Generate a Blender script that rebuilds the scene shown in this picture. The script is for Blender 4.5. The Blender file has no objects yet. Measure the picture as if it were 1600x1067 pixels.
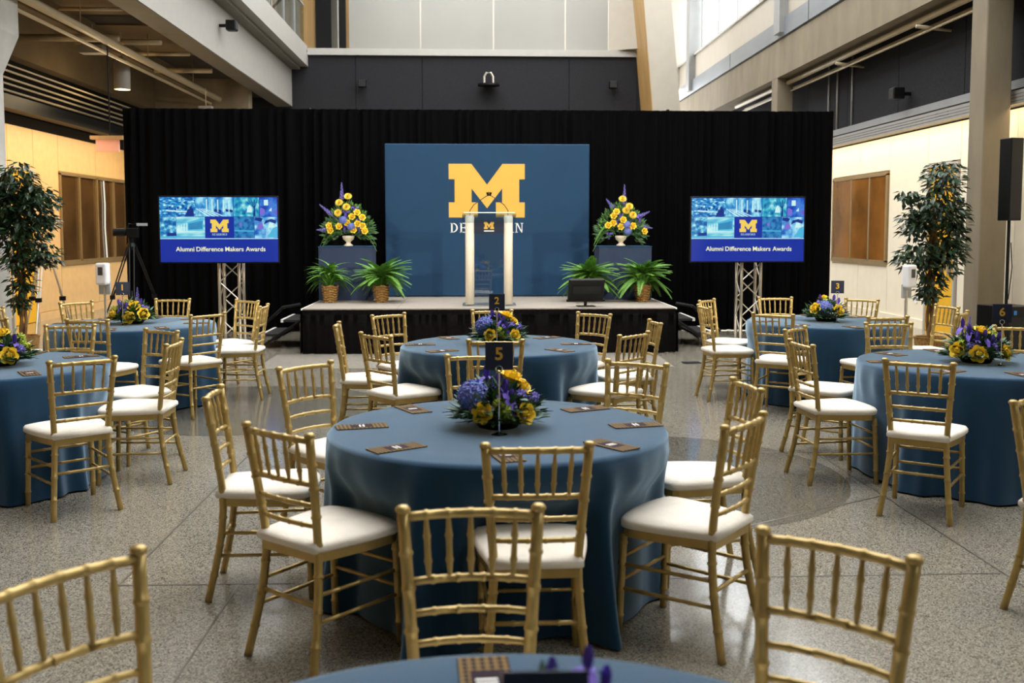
import bpy, bmesh, math, random
from mathutils import Vector, Matrix
R = math.radians; PI = math.pi; TAU = 2*math.pi
rnd = random.Random(7)
scene = bpy.context.scene
col = scene.collection

# ------------------------------------------------------------------ camera, world, lights, exposure
cam_d = bpy.data.cameras.new('camera'); cam = bpy.data.objects.new('camera', cam_d); col.objects.link(cam)
cam_d.sensor_width = 36.0; cam_d.lens = 34.99; cam_d.shift_y = -0.0372
cam_d.clip_start = 0.05; cam_d.clip_end = 200
cam.location = (0, 0, 1.65); cam.rotation_euler = (PI/2 - R(4.193), 0, -R(2.277))
cam_d.dof.use_dof = True; cam_d.dof.focus_distance = 8.0; cam_d.dof.aperture_fstop = 3.2
scene.camera = cam
w = bpy.data.worlds.new('daylight'); scene.world = w; w.use_nodes = True
bg = w.node_tree.nodes['Background']; bg.inputs[0].default_value = (0.97, 0.98, 1.0, 1); bg.inputs[1].default_value = 6.4
scene.view_settings.view_transform = 'Standard'; scene.view_settings.look = 'None'
scene.view_settings.gamma = 1.0; scene.view_settings.use_curve_mapping = False
scene.view_settings.exposure = 0.0

def light(name, kind, loc, energy, color, target=None, **kw):
    d = bpy.data.lights.new(name, kind); d.energy = energy; d.color = color
    for k, v in kw.items(): setattr(d, k, v)
    o = bpy.data.objects.new(name, d); col.objects.link(o); o.location = loc
    if target is not None:
        o.rotation_euler = (Vector(target) - Vector(loc)).to_track_quat('-Z', 'Y').to_euler()
    return o
WARM = (1.0, 0.78, 0.48)
light('stage_spot', 'SPOT', (-6.0, 3.9, 3.3), 2000, (1, .93, .82), (0.2, 14.6, 1.5), spot_size=R(30), spot_blend=.6, shadow_soft_size=.05)
light('stage_spot', 'SPOT', (6.4, 3.9, 3.3), 2000, (1, .93, .82), (0.3, 14.6, 1.5), spot_size=R(30), spot_blend=.6, shadow_soft_size=.05)
light('wall_wash', 'AREA', (7.31, 15.5, 3.33), 80, WARM, (7.6, 15.5, 1.6), shape='RECTANGLE', size=.12, size_y=16).rotation_euler[2] += 0
for o_ in [bpy.data.objects['wall_wash']]:
    d_ = (Vector((7.75, 15.5, 2.4)) - o_.location).normalized()
    yax = Vector((0, 1, 0)); z_ = -d_; x_ = yax.cross(z_).normalized()
    o_.rotation_euler = Matrix((x_, yax, z_)).transposed().to_euler()
for yy in (15.5, 20.5):
    o_ = light('wall_wash', 'AREA', (-6.75, yy, 3.5), 80, (1, .72, .40), None, shape='RECTANGLE', size=.12, size_y=5)
    d_ = (Vector((-7.6, yy, 0.9)) - o_.location).normalized()
    yax = Vector((0, 1, 0)); z_ = -d_; x_ = yax.cross(z_).normalized()
    o_.rotation_euler = Matrix((x_, yax, z_)).transposed().to_euler()

# ------------------------------------------------------------------ materials
def lin(h):
    if isinstance(h, str):
        h = h.lstrip('#'); c = [int(h[i:i+2], 16)/255 for i in (0, 2, 4)]
        return tuple(x/12.92 if x <= .04045 else ((x+.055)/1.055)**2.4 for x in c)
    return tuple(h)
MATS = {}
def mat(name, color, rough=.6, metal=0., var=.12, scale=8., bump=0., bscale=60., emit=None, estr=1., spec=.5, coat=0., sheen=0., sheen_tint=None, color2=None, stretch=None):
    """procedural principled material: noise colour variation and fine bump"""
    if name in MATS: return MATS[name]
    m = bpy.data.materials.new(name); MATS[name] = m; m.use_nodes = True
    nt = m.node_tree; N = nt.nodes; L = nt.links; p = N['Principled BSDF']
    c = lin(color)
    p.inputs['Roughness'].default_value = rough; p.inputs['Metallic'].default_value = metal
    p.inputs['Specular IOR Level'].default_value = spec
    if coat: p.inputs['Coat Weight'].default_value = coat
    if sheen: p.inputs['Sheen Weight'].default_value = sheen
    if sheen_tint: p.inputs['Sheen Tint'].default_value = (*lin(sheen_tint), 1)
    tc = N.new('ShaderNodeTexCoord'); src = tc.outputs['Object']
    if stretch:
        mp = N.new('ShaderNodeMapping'); mp.inputs['Scale'].default_value = stretch
        L.new(src, mp.inputs[0]); src = mp.outputs[0]
    nz = N.new('ShaderNodeTexNoise'); nz.inputs['Scale'].default_value = scale; nz.inputs['Detail'].default_value = 4
    L.new(src, nz.inputs['Vector'])
    rp = N.new('ShaderNodeValToRGB'); L.new(nz.outputs['Fac'], rp.inputs[0])
    c2 = lin(color2) if color2 else None
    a = c2 or tuple(x*(1-var) for x in c); b = c if c2 else tuple(min(1, x*(1+var)) for x in c)
    rp.color_ramp.elements[0].position = .3; rp.color_ramp.elements[1].position = .7
    rp.color_ramp.elements[0].color = (*a, 1); rp.color_ramp.elements[1].color = (*b, 1)
    L.new(rp.outputs[0], p.inputs['Base Color'])
    if bump:
        n2 = N.new('ShaderNodeTexNoise'); n2.inputs['Scale'].default_value = bscale; n2.inputs['Detail'].default_value = 3
        L.new(src, n2.inputs['Vector'])
        bp = N.new('ShaderNodeBump'); bp.inputs['Strength'].default_value = bump; bp.inputs['Distance'].default_value = .01
        L.new(n2.outputs['Fac'], bp.inputs['Height']); L.new(bp.outputs[0], p.inputs['Normal'])
    if emit:
        p.inputs['Emission Color'].default_value = (*lin(emit), 1); p.inputs['Emission Strength'].default_value = estr
    return m
def mat_clear(name, tint=(1, 1, 1), gloss=.12, rough=.02):
    if name in MATS: return MATS[name]
    m = bpy.data.materials.new(name); MATS[name] = m; m.use_nodes = True
    nt = m.node_tree; N = nt.nodes; L = nt.links; N.remove(N['Principled BSDF'])
    t = N.new('ShaderNodeBsdfTransparent'); t.inputs[0].default_value = (*tint, 1)
    g = N.new('ShaderNodeBsdfGlossy'); g.inputs['Roughness'].default_value = rough
    fr = N.new('ShaderNodeLayerWeight'); fr.inputs[0].default_value = .5
    pw = N.new('ShaderNodeMath'); pw.operation = 'POWER'; pw.inputs[1].default_value = 4; L.new(fr.outputs['Facing'], pw.inputs[0])
    ml = N.new('ShaderNodeMath'); ml.operation = 'MULTIPLY_ADD'; ml.inputs[1].default_value = gloss*2.5; ml.inputs[2].default_value = gloss*.35; L.new(pw.outputs[0], ml.inputs[0])
    mx = N.new('ShaderNodeMixShader'); L.new(ml.outputs[0], mx.inputs[0]); L.new(t.outputs[0], mx.inputs[1]); L.new(g.outputs[0], mx.inputs[2])
    L.new(mx.outputs[0], N['Material Output'].inputs[0]); return m
def mat_terrazzo(name, base, chipd, chipl):
    m = bpy.data.materials.new(name); MATS[name] = m; m.use_nodes = True
    nt = m.node_tree; N = nt.nodes; L = nt.links; p = N['Principled BSDF']
    tc = N.new('ShaderNodeTexCoord')
    v = N.new('ShaderNodeTexVoronoi'); v.inputs['Scale'].default_value = 190; L.new(tc.outputs['Object'], v.inputs['Vector'])
    sp = N.new('ShaderNodeSeparateColor'); L.new(v.outputs['Color'], sp.inputs[0])
    rp = N.new('ShaderNodeValToRGB'); L.new(sp.outputs[0], rp.inputs[0]); cr = rp.color_ramp
    cr.interpolation = 'CONSTANT'
    cr.elements[0].position = 0; cr.elements[0].color = (*lin(chipd), 1)
    cr.elements[1].position = .22; cr.elements[1].color = (*lin(base), 1)
    e = cr.elements.new(.72); e.color = (*lin(chipl), 1)
    nz = N.new('ShaderNodeTexNoise'); nz.inputs['Scale'].default_value = .7; nz.inputs['Detail'].default_value = 5; L.new(tc.outputs['Object'], nz.inputs['Vector'])
    mx = N.new('ShaderNodeMix'); mx.data_type = 'RGBA'; mx.blend_type = 'MULTIPLY'; mx.inputs[0].default_value = .35
    r2 = N.new('ShaderNodeValToRGB'); r2.color_ramp.elements[0].color = (.75, .72, .68, 1); r2.color_ramp.elements[1].color = (1.1, 1.1, 1.1, 1); L.new(nz.outputs['Fac'], r2.inputs[0])
    L.new(rp.outputs[0], mx.inputs[6]); L.new(r2.outputs[0], mx.inputs[7]); L.new(mx.outputs[2], p.inputs['Base Color'])
    p.inputs['Roughness'].default_value = .13; p.inputs['Specular IOR Level'].default_value = .55
    return m
def mat_emit(name, color, strength=1.):
    if name in MATS: return MATS[name]
    m = bpy.data.materials.new(name); MATS[name] = m; m.use_nodes = True
    p = m.node_tree.nodes['Principled BSDF']; p.inputs['Base Color'].default_value = (.005, .005, .005, 1); p.inputs['Roughness'].default_value = .3
    p.inputs['Emission Color'].default_value = (*lin(color), 1); p.inputs['Emission Strength'].default_value = strength
    return m
def mat_screen(name, stops, scale, seed, stretch=(1, 1, 1)):
    """a blue duotone picture glowing on a screen"""
    m = bpy.data.materials.new(name); MATS[name] = m; m.use_nodes = True
    nt = m.node_tree; N = nt.nodes; L = nt.links; p = N['Principled BSDF']
    p.inputs['Base Color'].default_value = (.005, .005, .005, 1); p.inputs['Roughness'].default_value = .3
    tc = N.new('ShaderNodeTexCoord'); mp = N.new('ShaderNodeMapping'); mp.inputs['Location'].default_value = (seed, seed*2.3, 0); mp.inputs['Scale'].default_value = stretch
    L.new(tc.outputs['Object'], mp.inputs[0])
    nz = N.new('ShaderNodeTexNoise'); nz.inputs['Scale'].default_value = scale; nz.inputs['Detail'].default_value = 6; L.new(mp.outputs[0], nz.inputs['Vector'])
    rp = N.new('ShaderNodeValToRGB'); L.new(nz.outputs['Fac'], rp.inputs[0]); cr = rp.color_ramp
    n = len(stops)
    for i, s in enumerate(stops):
        pos = .32 + .36*i/(n-1)
        e = cr.elements[i] if i < 2 else cr.elements.new(pos)
        e.position = pos; e.color = (*lin(s), 1)
    L.new(rp.outputs[0], p.inputs['Emission Color']); p.inputs['Emission Strength'].default_value = 1.0
    return m

M_gold = mat('gold_paint', '#b59a5c', .34, .45, .10, 14, .05, 200)
M_cush = mat('ivory_cushion', '#efe6d6', .85, 0, .05, 12, .25, 45, sheen=.2)
M_cloth = mat('navy_tablecloth', '#10344e', .85, 0, .07, 6, .12, 320, spec=.06, sheen=1., sheen_tint='#bcd5e8')
M_terr = mat_terrazzo('terrazzo_light', '#827c6e', '#57534a', '#9f998b')
M_terrd = mat_terrazzo('terrazzo_dark', '#635f55', '#46433b', '#7a766a')
M_terrl = mat_terrazzo('terrazzo_pale', '#a7a194', '#878277', '#bbb5a8')
M_joint = mat('zinc_divider', '#6d675c', .35, .6)
M_curt = mat('black_drape', '#070708', .95, 0, .2, 20, .1, 150, spec=.05)
M_skirt = mat('black_skirting', '#0c0a0a', .9, 0, .2, 20, .1, 150, spec=.05)
M_conc = mat('cast_concrete', '#776c57', .85, 0, .14, 3, .2, 40, stretch=(1, 1, .35))
M_concl = mat('pale_concrete', '#b3b0a8', .8, 0, .1, 3, .15, 40)
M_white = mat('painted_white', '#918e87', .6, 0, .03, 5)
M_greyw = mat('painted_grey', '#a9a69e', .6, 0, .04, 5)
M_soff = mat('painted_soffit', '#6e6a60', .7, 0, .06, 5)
M_maple = mat('maple_panel', '#d6b078', .5, 0, .06, 6, stretch=(6, 1, 1))
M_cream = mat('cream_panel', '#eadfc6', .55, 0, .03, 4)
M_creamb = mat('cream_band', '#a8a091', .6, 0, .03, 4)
M_acou = mat('charcoal_felt', '#2b2b2d', .95, 0, .25, 60, .3, 220, spec=.1)
M_acoud = mat('black_felt', '#1c1b1a', .95, 0, .25, 60, .3, 220, spec=.1)
M_ceil = mat('dark_soffit', '#2c261f', .9, 0, .2, 2)
M_tanc = mat('tan_soffit', '#6f5f44', .9, 0, .12, 2)
M_pipe = mat('painted_pipe', '#b3a384', .5, 0, .06, 5)
M_steel = mat('brushed_steel_band', '#878c90', .4, .5, .06, 4, stretch=(1, .2, 1))
M_steelc = mat('grey_steel', '#8f908e', .45, .2, .06, 4)
M_bronze = mat('bronze_frame', '#9a8258', .4, .4, .06, 6)
M_pane = mat('brown_pane', '#4a3418', .08, 0, .35, 1.5, spec=.6)
M_pane_lit = mat('lit_brown_pane', '#7a4f1f', .08, 0, .45, 1.2, spec=.6)  # lit copy of the brown pane, warm light put into its colour
M_yellow = mat('yellow_paint', '#e6ae1c', .5, 0, .05, 4)
M_wood = mat('oak_veneer', '#a98652', .5, 0, .15, 5, stretch=(1, 1, .1))
M_frost = mat('frosted_glass', '#94928a', .3, 0, .05, .6)
M_glass = mat_clear('clear_glass', (.93, .96, .95), .18)
M_glassw = mat_clear('window_glass', (.97, .98, .98), .03)
M_acryl = mat_clear('acrylic', (.86, .9, .93), .22)
M_black = mat('black_plastic', '#0b0b0b', .45, 0, .15, 10, spec=.25)
M_blackm = mat('black_metal', '#1c1c1c', .35, .5, .15, 10)
M_grille = mat('speaker_grille', '#0e0e0f', .7, 0, .3, 300)
M_chrome = mat('chrome', '#d8d8d8', .15, 1., .03, 5)
M_alu = mat('aluminium', '#cfc8ba', .3, .8, .05, 10)
M_ivory = mat('ivory_post', '#efe3cc', .4, 0, .04, 8)
M_stage = mat('grey_stage_carpet', '#8f867a', .9, 0, .08, 40, .1, 200)
M_edge = mat('white_edge', '#e8e4da', .5)
M_banner = mat('blue_banner', '#0c3756', .85, 0, .07, 1.6, .08, 240)
M_maize = mat('maize_print', '#dcab48', .8, 0, .03, 5)
M_whitep = mat('white_print', '#f2efe8', .8, 0, .02, 5)
M_navy = mat('navy_card', '#0f1a33', .6, 0, .1, 8)
M_navyf = mat('navy_fabric', '#27344f', .85, 0, .08, 5, .08, 300)
M_goldp = mat('gold_print', '#d9a93c', .5, .1, .04, 8)
M_rose = mat('yellow_rose', '#ffd640', .6, 0, .12, 60)
M_mum = mat('yellow_mum', '#f6dc58', .65, 0, .1, 60)
M_hyd = mat('blue_hydrangea', '#5f86c8', .7, 0, .1, 30, color2='#7f78c4')
M_iris = mat('purple_iris', '#7656c0', .65, 0, .2, 30, color2='#5a44b0')
M_lav = mat('lavender_bloom', '#8f86cf', .7, 0, .2, 40, color2='#6a5fb8')
M_leaf = mat('dark_leaf', '#3f6a2c', .5, 0, .3, 14, color2='#1f401c')
M_leafg = mat('grey_leaf', '#7c9a86', .6, 0, .15, 12, color2='#54745e')
M_char = mat('chartreuse_bloom', '#a9b838', .6, 0, .2, 30)
M_fern = mat('fern_green', '#6fa03a', .5, 0, .25, 9, color2='#467a2a')
M_ficus = mat('ficus_leaf', '#2f4a2c', .35, 0, .3, 9, color2='#1d331e')
M_bark = mat('bark', '#7a5a34', .9, 0, .3, 20, .4, 60)
M_wick = mat('wicker', '#a9803f', .7, 0, .3, 40, .4, 90, color2='#6e4a1d')
M_stone = mat('cream_urn', '#e2d3be', .7, 0, .06, 10)
M_twig = mat('twig', '#6b5044', .8)
M_dish = mat('black_dish', '#12140f', .6)
M_plast = mat('white_plastic', '#eeeef0', .35, 0, .02, 5)
M_grey = mat('grey_plastic', '#a8abad', .45, 0, .03, 5)
M_dkw = mat('dark_window', '#3a3d40', .2)
M_lamp = mat_emit('lamp_glow', '#ffe2b0', 4.)
M_exit = mat('exit_face', '#f0b49c', .4, 0, .03, 5, emit='#e8906e', estr=.35)
M_tread = mat('black_tread', '#19191a', .8, 0, .2, 40)

def mat_card(name):
    m = bpy.data.materials.new(name); MATS[name] = m; m.use_nodes = True
    nt = m.node_tree; N = nt.nodes; L = nt.links; p = N['Principled BSDF']; p.inputs['Roughness'].default_value = .8; p.inputs['Specular IOR Level'].default_value = .15
    tc = N.new('ShaderNodeTexCoord'); mp = N.new('ShaderNodeMapping'); mp.inputs['Rotation'].default_value = (0, 0, PI/4); mp.inputs['Location'].default_value = (.003, .001, .05)
    L.new(tc.outputs['Object'], mp.inputs[0])
    ck = N.new('ShaderNodeTexChecker'); ck.inputs['Scale'].default_value = 78; L.new(mp.outputs[0], ck.inputs['Vector'])
    ck.inputs['Color1'].default_value = (*lin('#2b1c24'), 1); ck.inputs['Color2'].default_value = (*lin('#82683a'), 1)
    L.new(ck.outputs['Color'], p.inputs['Base Color']); return m
M_card = mat_card('program_cover')
M_cardc = mat('program_centre', '#2a1a24', .8, spec=.15)

# ------------------------------------------------------------------ mesh helpers
class MB:
    def __init__(s): s.v = []; s.f = []
    def add(s, vs, fs):
        o = len(s.v); s.v += [tuple(x) for x in vs]; s.f += [tuple(i+o for i in f) for f in fs]; return s
    def box(s, x0, x1, y0, y1, z0, z1):
        return s.add([(x0,y0,z0),(x1,y0,z0),(x1,y1,z0),(x0,y1,z0),(x0,y0,z1),(x1,y0,z1),(x1,y1,z1),(x0,y1,z1)],
                     [(3,2,1,0),(4,5,6,7),(0,1,5,4),(1,2,6,5),(2,3,7,6),(3,0,4,7)])
    def prism(s, pts, a, b, axis='z'):
        n = len(pts)
        def P(p, h): return {'z': (p[0], p[1], h), 'y': (p[0], h, p[1]), 'x': (h, p[0], p[1])}[axis]
        return s.add([P(p, a) for p in pts]+[P(p, b) for p in pts], [tuple(range(n))[::-1], tuple(range(n, 2*n))]+[(i, (i+1) % n, n+(i+1) % n, n+i) for i in range(n)])
    def tube(s, path, rad, n=8, cap=True, up=None):
        path = [Vector(p) for p in path]; m = len(path)
        if not hasattr(rad, '__len__'): rad = [rad]*m
        t0 = (path[1]-path[0]).normalized()
        ref = Vector(up) if up else (Vector((0, 0, 1)) if abs(t0.z) < .9 else Vector((1, 0, 0)))
        vs = []; 
        for i, p in enumerate(path):
            t = (path[min(i+1, m-1)]-path[max(i-1, 0)]).normalized()
            x = ref.cross(t).normalized(); y = t.cross(x)
            for k in range(n):
                a = TAU*k/n; vs.append(p + (x*math.cos(a)+y*math.sin(a))*rad[i])
        fs = [(i*n+k, i*n+(k+1) % n, (i+1)*n+(k+1) % n, (i+1)*n+k) for i in range(m-1) for k in range(n)]
        if cap: fs += [tuple(range(n))[::-1], tuple(range((m-1)*n, m*n))]
        return s.add(vs, fs)
    def lathe(s, prof, n=24, c=(0, 0, 0)):
        vs = [(c[0]+r*math.cos(TAU*k/n), c[1]+r*math.sin(TAU*k/n), c[2]+z) for r, z in prof for k in range(n)]
        m = len(prof)
        fs = [(i*n+k, i*n+(k+1) % n, (i+1)*n+(k+1) % n, (i+1)*n+k) for i in range(m-1) for k in range(n)]
        fs += [tuple(range(n))[::-1], tuple(range((m-1)*n, m*n))]
        return s.add(vs, fs)
    def mesh(s, name, m, smooth=False):
        me = bpy.data.meshes.new(name); me.from_pydata(s.v, [], s.f); me.materials.append(m)
        if smooth:
            me.polygons.foreach_set('use_smooth', [True]*len(me.polygons))
        me.update(); return me
    def build(s, name, m, parent=None, smooth=False, **kw):
        return put(name, s.mesh(name, m, smooth), parent, **kw)
def put(name, me, parent=None, loc=(0, 0, 0), rot=(0, 0, 0), scale=None):
    o = bpy.data.objects.new(name, me); col.objects.link(o); o.parent = parent; o.location = loc; o.rotation_euler = rot
    if scale is not None: o.scale = scale if hasattr(scale, '__len__') else (scale,)*3
    return o
def tag(o, label, cat, group=None):
    o['label'] = label; o['category'] = cat
    if group: o['group'] = group
    return o
def thing(name, label, cat, loc=(0, 0, 0), rz=0, group=None):
    o = bpy.data.objects.new(name, None); col.objects.link(o); o.location = loc; o.rotation_euler = (0, 0, rz); o.empty_display_size = .1
    return tag(o, label, cat, group)
def struct(o, label=None):
    o['kind'] = 'structure'
    if label: o['label'] = label
    return o
def stuff(o): o['kind'] = 'stuff'; return o
def soft(o, wd=.004, seg=2):
    b = o.modifiers.new('bevel', 'BEVEL'); b.width = wd; b.segments = seg; b.limit_method = 'ANGLE'; return o
def text_mesh(txt, size, m, bold=0., spacing=1.):
    c = bpy.data.curves.new('lettering', 'FONT'); c.body = txt; c.size = size; c.align_x = 'CENTER'; c.align_y = 'CENTER'; c.offset = bold; c.space_character = spacing; c.resolution_u = 3
    o = bpy.data.objects.new('lettering', c); col.objects.link(o)
    dg = bpy.context.evaluated_depsgraph_get(); me = bpy.data.meshes.new_from_object(o.evaluated_get(dg))
    bpy.data.objects.remove(o); me.materials.clear(); me.materials.append(m); return me
# block letter M and serif capitals, drawn as outlines (width, height normalised)
MPTS = [(157,137),(292,137),(385,260),(477,137),(610,137),(610,228),(577,228),(577,365),(610,365),(610,455),(438,455),(438,365),(475,365),(475,283),(385,400),(293,283),(293,365),(330,365),(330,455),(157,455),(157,365),(192,365),(192,228),(157,228)]
MPTS = [((x-383.5)/453, (455-y)/453) for x, y in MPTS][::-1]
def block_m(wid, m, th=.001):
    """upright letter in the xz plane, facing -y, base at z=0, centred on x"""
    return MB().prism([(x*wid, z*wid) for x, z in MPTS], 0, -th, 'y').mesh('block_letter', m)
def serif_word(word, height, m, pitch=.98, th=.001):
    b = MB(); st = .16; hl = .07; sf = .075
    def rect(x0, z0, x1, z1): b.prism([(x0+ox, z0*1.0), (x1+ox, z0), (x1+ox, z1), (x0+ox, z1)], 0, -th, 'y')
    def quad(*p): b.prism([(x+ox, z) for x, z in p], 0, -th, 'y')
    def arc(cx, cz, rx, rz, tx, tz, a0, a1, n=14):
        for i in range(n):
            u, v = a0+(a1-a0)*i/n, a0+(a1-a0)*(i+1)/n
            P = lambda a, k: (cx+(rx-tx*k)*math.cos(a), cz+(rz-tz*k)*math.sin(a))
            quad(P(u, 0), P(v, 0), P(v, 1), P(u, 1))
    def stem(x, serif=.08): rect(x, 0, x+st, 1); rect(x-serif, 0, x+st+serif, sf*.8); rect(x-serif, 1-sf*.8, x+st+serif, 1)
    W = {'D': .85, 'E': .75, 'A': .85, 'R': .85, 'B': .78, 'O': .9, 'N': .92}
    tot = sum(W[c]+.2 for c in word)-.2; ox = -tot/2
    for c in word:
        if c == 'D': stem(.08); arc(.24, .5, .58, .5, st, hl, -PI/2, PI/2)
        if c == 'E':
            stem(.08)
            for z, x1 in ((0, .72), (.47, .6), (1-hl, .7)): rect(.2, z, x1, z+hl)
            quad((.66, 0), (.74, 0), (.76, .24), (.71, .24)); quad((.64, 1), (.71, 1), (.71, .78), (.67, .78)); rect(.56, .38, .61, .64)
        if c == 'A':
            quad((.12, 0), (.19, 0), (.45, .92), (.42, 1)); quad((.58, 0), (.76, 0), (.48, 1), (.40, 1)); rect(.24, .3, .62, .3+hl)
            rect(.02, 0, .3, sf*.8); rect(.5, 0, .86, sf*.8)
        if c == 'R':
            stem(.08); arc(.24, .74, .42, .26, st, hl, -PI/2, PI/2); quad((.36, .5), (.5, .5), (.86, 0), (.68, 0)); rect(.68, 0, .92, sf*.8)
        if c == 'B': stem(.08); arc(.24, .76, .38, .24, st, hl, -PI/2, PI/2); arc(.24, .27, .46, .27, st, hl, -PI/2, PI/2)
        if c == 'O': arc(.45, .5, .45, .52, st, hl, 0, TAU, 26)
        if c == 'N':
            rect(.12, 0, .2, 1); rect(.74, 0, .82, 1); quad((.12, 1), (.3, 1), (.82, 0), (.72, 0)); rect(0, 0, .32, sf*.8); rect(0, 1-sf*.8, .24, 1); rect(.62, 1-sf*.8, .94, 1)
        ox += W[c]+.2
    b.v = [(x*height*pitch, y, z*height) for x, y, z in b.v]
    return b.mesh('serif_word', m)

# ------------------------------------------------------------------ the setting
YB = 28.0
fl = MB().box(-8.2, 8.0, -6, 34, -.12, 0).build('floor', M_terr); struct(fl, 'polished grey terrazzo floor')
def disc(cx, cy, r, z, m, name, parent, n=64):
    b = MB(); b.add([(cx+r*math.cos(TAU*k/n), cy+r*math.sin(TAU*k/n), z) for k in range(n)], [tuple(range(n))]); return b.build(name, m, parent)
for cx, cy in ((-2.1, 9.29), (1.2, 6.6)):
    disc(cx, cy, 1.29, .0012, M_terrd, 'terrazzo_disc', fl)
MB().box(-2.6, 2.45, 11.9, 13.3, .0002, .0012).build('terrazzo_panel', M_terrl, fl)
for x0, x1, y0, y1 in ((-1.655, -1.645, 4.6, 8.1), (-1.10, -1.09, -2, 4.6), (2.55, 2.56, -2, 7.24), (2.1, 2.56, 7.235, 7.245), (-1.655, 2.56, 4.59, 4.60), (-8, 2.45, 11.89, 11.9), (-4.9, -4.89, -2, 13), (5.2, 5.21, -2, 20)):
    MB().box(x0, x1, y0, y1, .0013, .0018).build('divider_strip', M_joint, fl)
b = MB(); b.prism([(1.38, 5.325), (1.385, 5.316), (2.555, 6.0), (2.55, 6.01)], .0013, .0018).build('divider_strip', M_joint, fl)
vg = MB().box(2.62, 2.84, 12.16, 12.34, .0003, .006).build('floor_vent', M_black); tag(vg, 'small black floor vent beside the stage steps', 'vent')

# left low wall with maple panels
wl = MB().box(-8.05, -7.9, -6, 34, 0, 3.45).build('wall_left', M_maple); struct(wl, 'warm lit maple panelled wall')
ys = [-2, 1.1, 4.2, 7.3, 10.4, 12.4, 14.4, 16.0]
def wpanel(par, m, x0, x1, y0, y1, z0, z1): return MB().box(x0, x1, y0+.006, y1-.006, z0, z1).build('wall_panel', m, par)
for a, b_ in zip(ys[:-1], ys[1:]): wpanel(wl, M_maple, -7.9, -7.86, a, b_, .16, 3.45)
wpanel(wl, M_maple, -7.9, -7.86, 16.0, 17.3, .16, 3.45); wpanel(wl, M_maple, -7.9, -7.86, 17.3, 18.3, 2.75, 3.45); wpanel(wl, M_maple, -7.9, -7.86, 18.3, 19.38, .16, 3.45)
for a, b_ in ((19.38, 21.27), (21.27, 23.2)):
    wpanel(wl, M_maple, -7.9, -7.86, a, b_, .16, 1.0); wpanel(wl, M_maple, -7.9, -7.86, a, b_, 2.78, 3.45)
wpanel(wl, M_maple, -7.9, -7.86, 23.2, 28, .16, 3.45)
struct(MB().box(-7.9, -7.84, 18.32, 28, 0, .15).build('baseboard_left', M_maple), 'pale baseboard under the maple wall')
struct(MB().box(-8.05, -7.9, -6, 34, 3.45, 5.3).build('wall_left_upper', M_acoud), 'black wall above the maple panels')
def window(n, x, y0, y1, z0, z1, mull, pm, sgn, label):
    e = bpy.data.objects.new('window_%d' % n, None); col.objects.link(e); struct(e, label)
    xs = sorted((x, x+sgn*.03))
    for a, b_ in zip([y0]+mull, mull+[y1]): MB().box(xs[0]-.01, xs[1]-.02, a+.02, b_-.02, z0+.03, z1-.03).build('pane', pm, e)
    xf = sorted((x-sgn*.02, x+sgn*.05))
    f = MB().box(xf[0], xf[1], y0-.05, y1+.05, z1-.03, z1+.04).box(xf[0], xf[1], y0-.05, y1+.05, z0-.06, z0+.03).box(xf[0], xf[1], y0-.05, y0+.02, z0, z1).box(xf[0], xf[1], y1-.02, y1+.05, z0, z1)
    f.build('window_frame', M_bronze, e)
    for y in mull: MB().box(xf[0], xf[1], y-.03, y+.03, z0, z1).build('mullion', M_bronze, e)
    return e
w1 = window(1, -7.88, 19.42, 23.1, 1.04, 2.74, [20.33, 21.27, 22.23], M_pane, 1, 'dark brown interior window with bronze mullions in maple wall')
MB().tube([(-7.845, 21.66, 2.7), (-7.845, 21.7, 2.2), (-7.845, 21.67, 1.7), (-7.845, 21.74, 1.06)], .014, 6).build('painted_reflection', mat_emit('painted_reflection_glow', '#f4f0dc', 1.), w1)  # bright reflection on the pane, painted as a glowing strip
def door(n, x, y0, y1, z1, sgn, label):
    e = bpy.data.objects.new('door_%d' % n, None); col.objects.link(e); struct(e, label)
    xs = sorted((x, x+sgn*.04)); MB().box(xs[0], xs[1], y0, y1, .01, z1).build('door_leaf', M_yellow, e)
    xs = sorted((x, x+sgn*.06)); MB().box(xs[0], xs[1], y0-.05, y0, 0, z1+.05).box(xs[0], xs[1], y1, y1+.05, 0, z1+.05).box(xs[0], xs[1], y0, y1, z1, z1+.05).build('door_frame', M_greyw, e)
    xs = sorted((x+sgn*.04, x+sgn*.10)); MB().box(xs[0], xs[1], y0+.08, y0+.11, .95, 1.25).build('door_handle', M_steelc, e)
door(1, -7.9, 17.36, 18.24, 2.7, 1, 'yellow door in the maple wall behind the ficus')
# right low wall
wr = MB().box(7.58, 7.75, -6, 34, 0, 3.34).build('wall_right', M_cream); struct(wr, 'cream panelled wall below the perforated trough')
for a, b_ in ((-2, 1), (1, 4), (4, 7), (7, 10), (10, 12), (12, 13.6), (13.6, 15.2), (16.3, 17.82), (20.6, 23), (23, 26), (26, 28)):
    wpanel(wr, M_cream, 7.54, 7.58, a, b_, .15, 3.33)
wpanel(wr, M_cream, 7.54, 7.58, 15.2, 16.3, 2.75, 3.33)
for a, b_ in ((17.82, 19.2), (19.2, 20.6)): wpanel(wr, M_cream, 7.54, 7.58, a, b_, .15, 1.02); wpanel(wr, M_cream, 7.54, 7.58, a, b_, 2.74, 3.33)
struct(MB().box(7.52, 7.58, -6, 15.15, 0, .15).box(7.52, 7.58, 16.3, 28, 0, .15).build('baseboard_right', M_cream), 'cream baseboard under the panelled wall')
window(2, 7.56, 17.9, 20.55, 1.07, 2.68, [18.67, 19.57], M_pane_lit, -1, 'brown interior window, panes coloured as lit, with bronze mullions in cream wall')
door(2, 7.56, 15.28, 16.2, 2.68, -1, 'yellow door in the cream wall behind the ficus')
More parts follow.
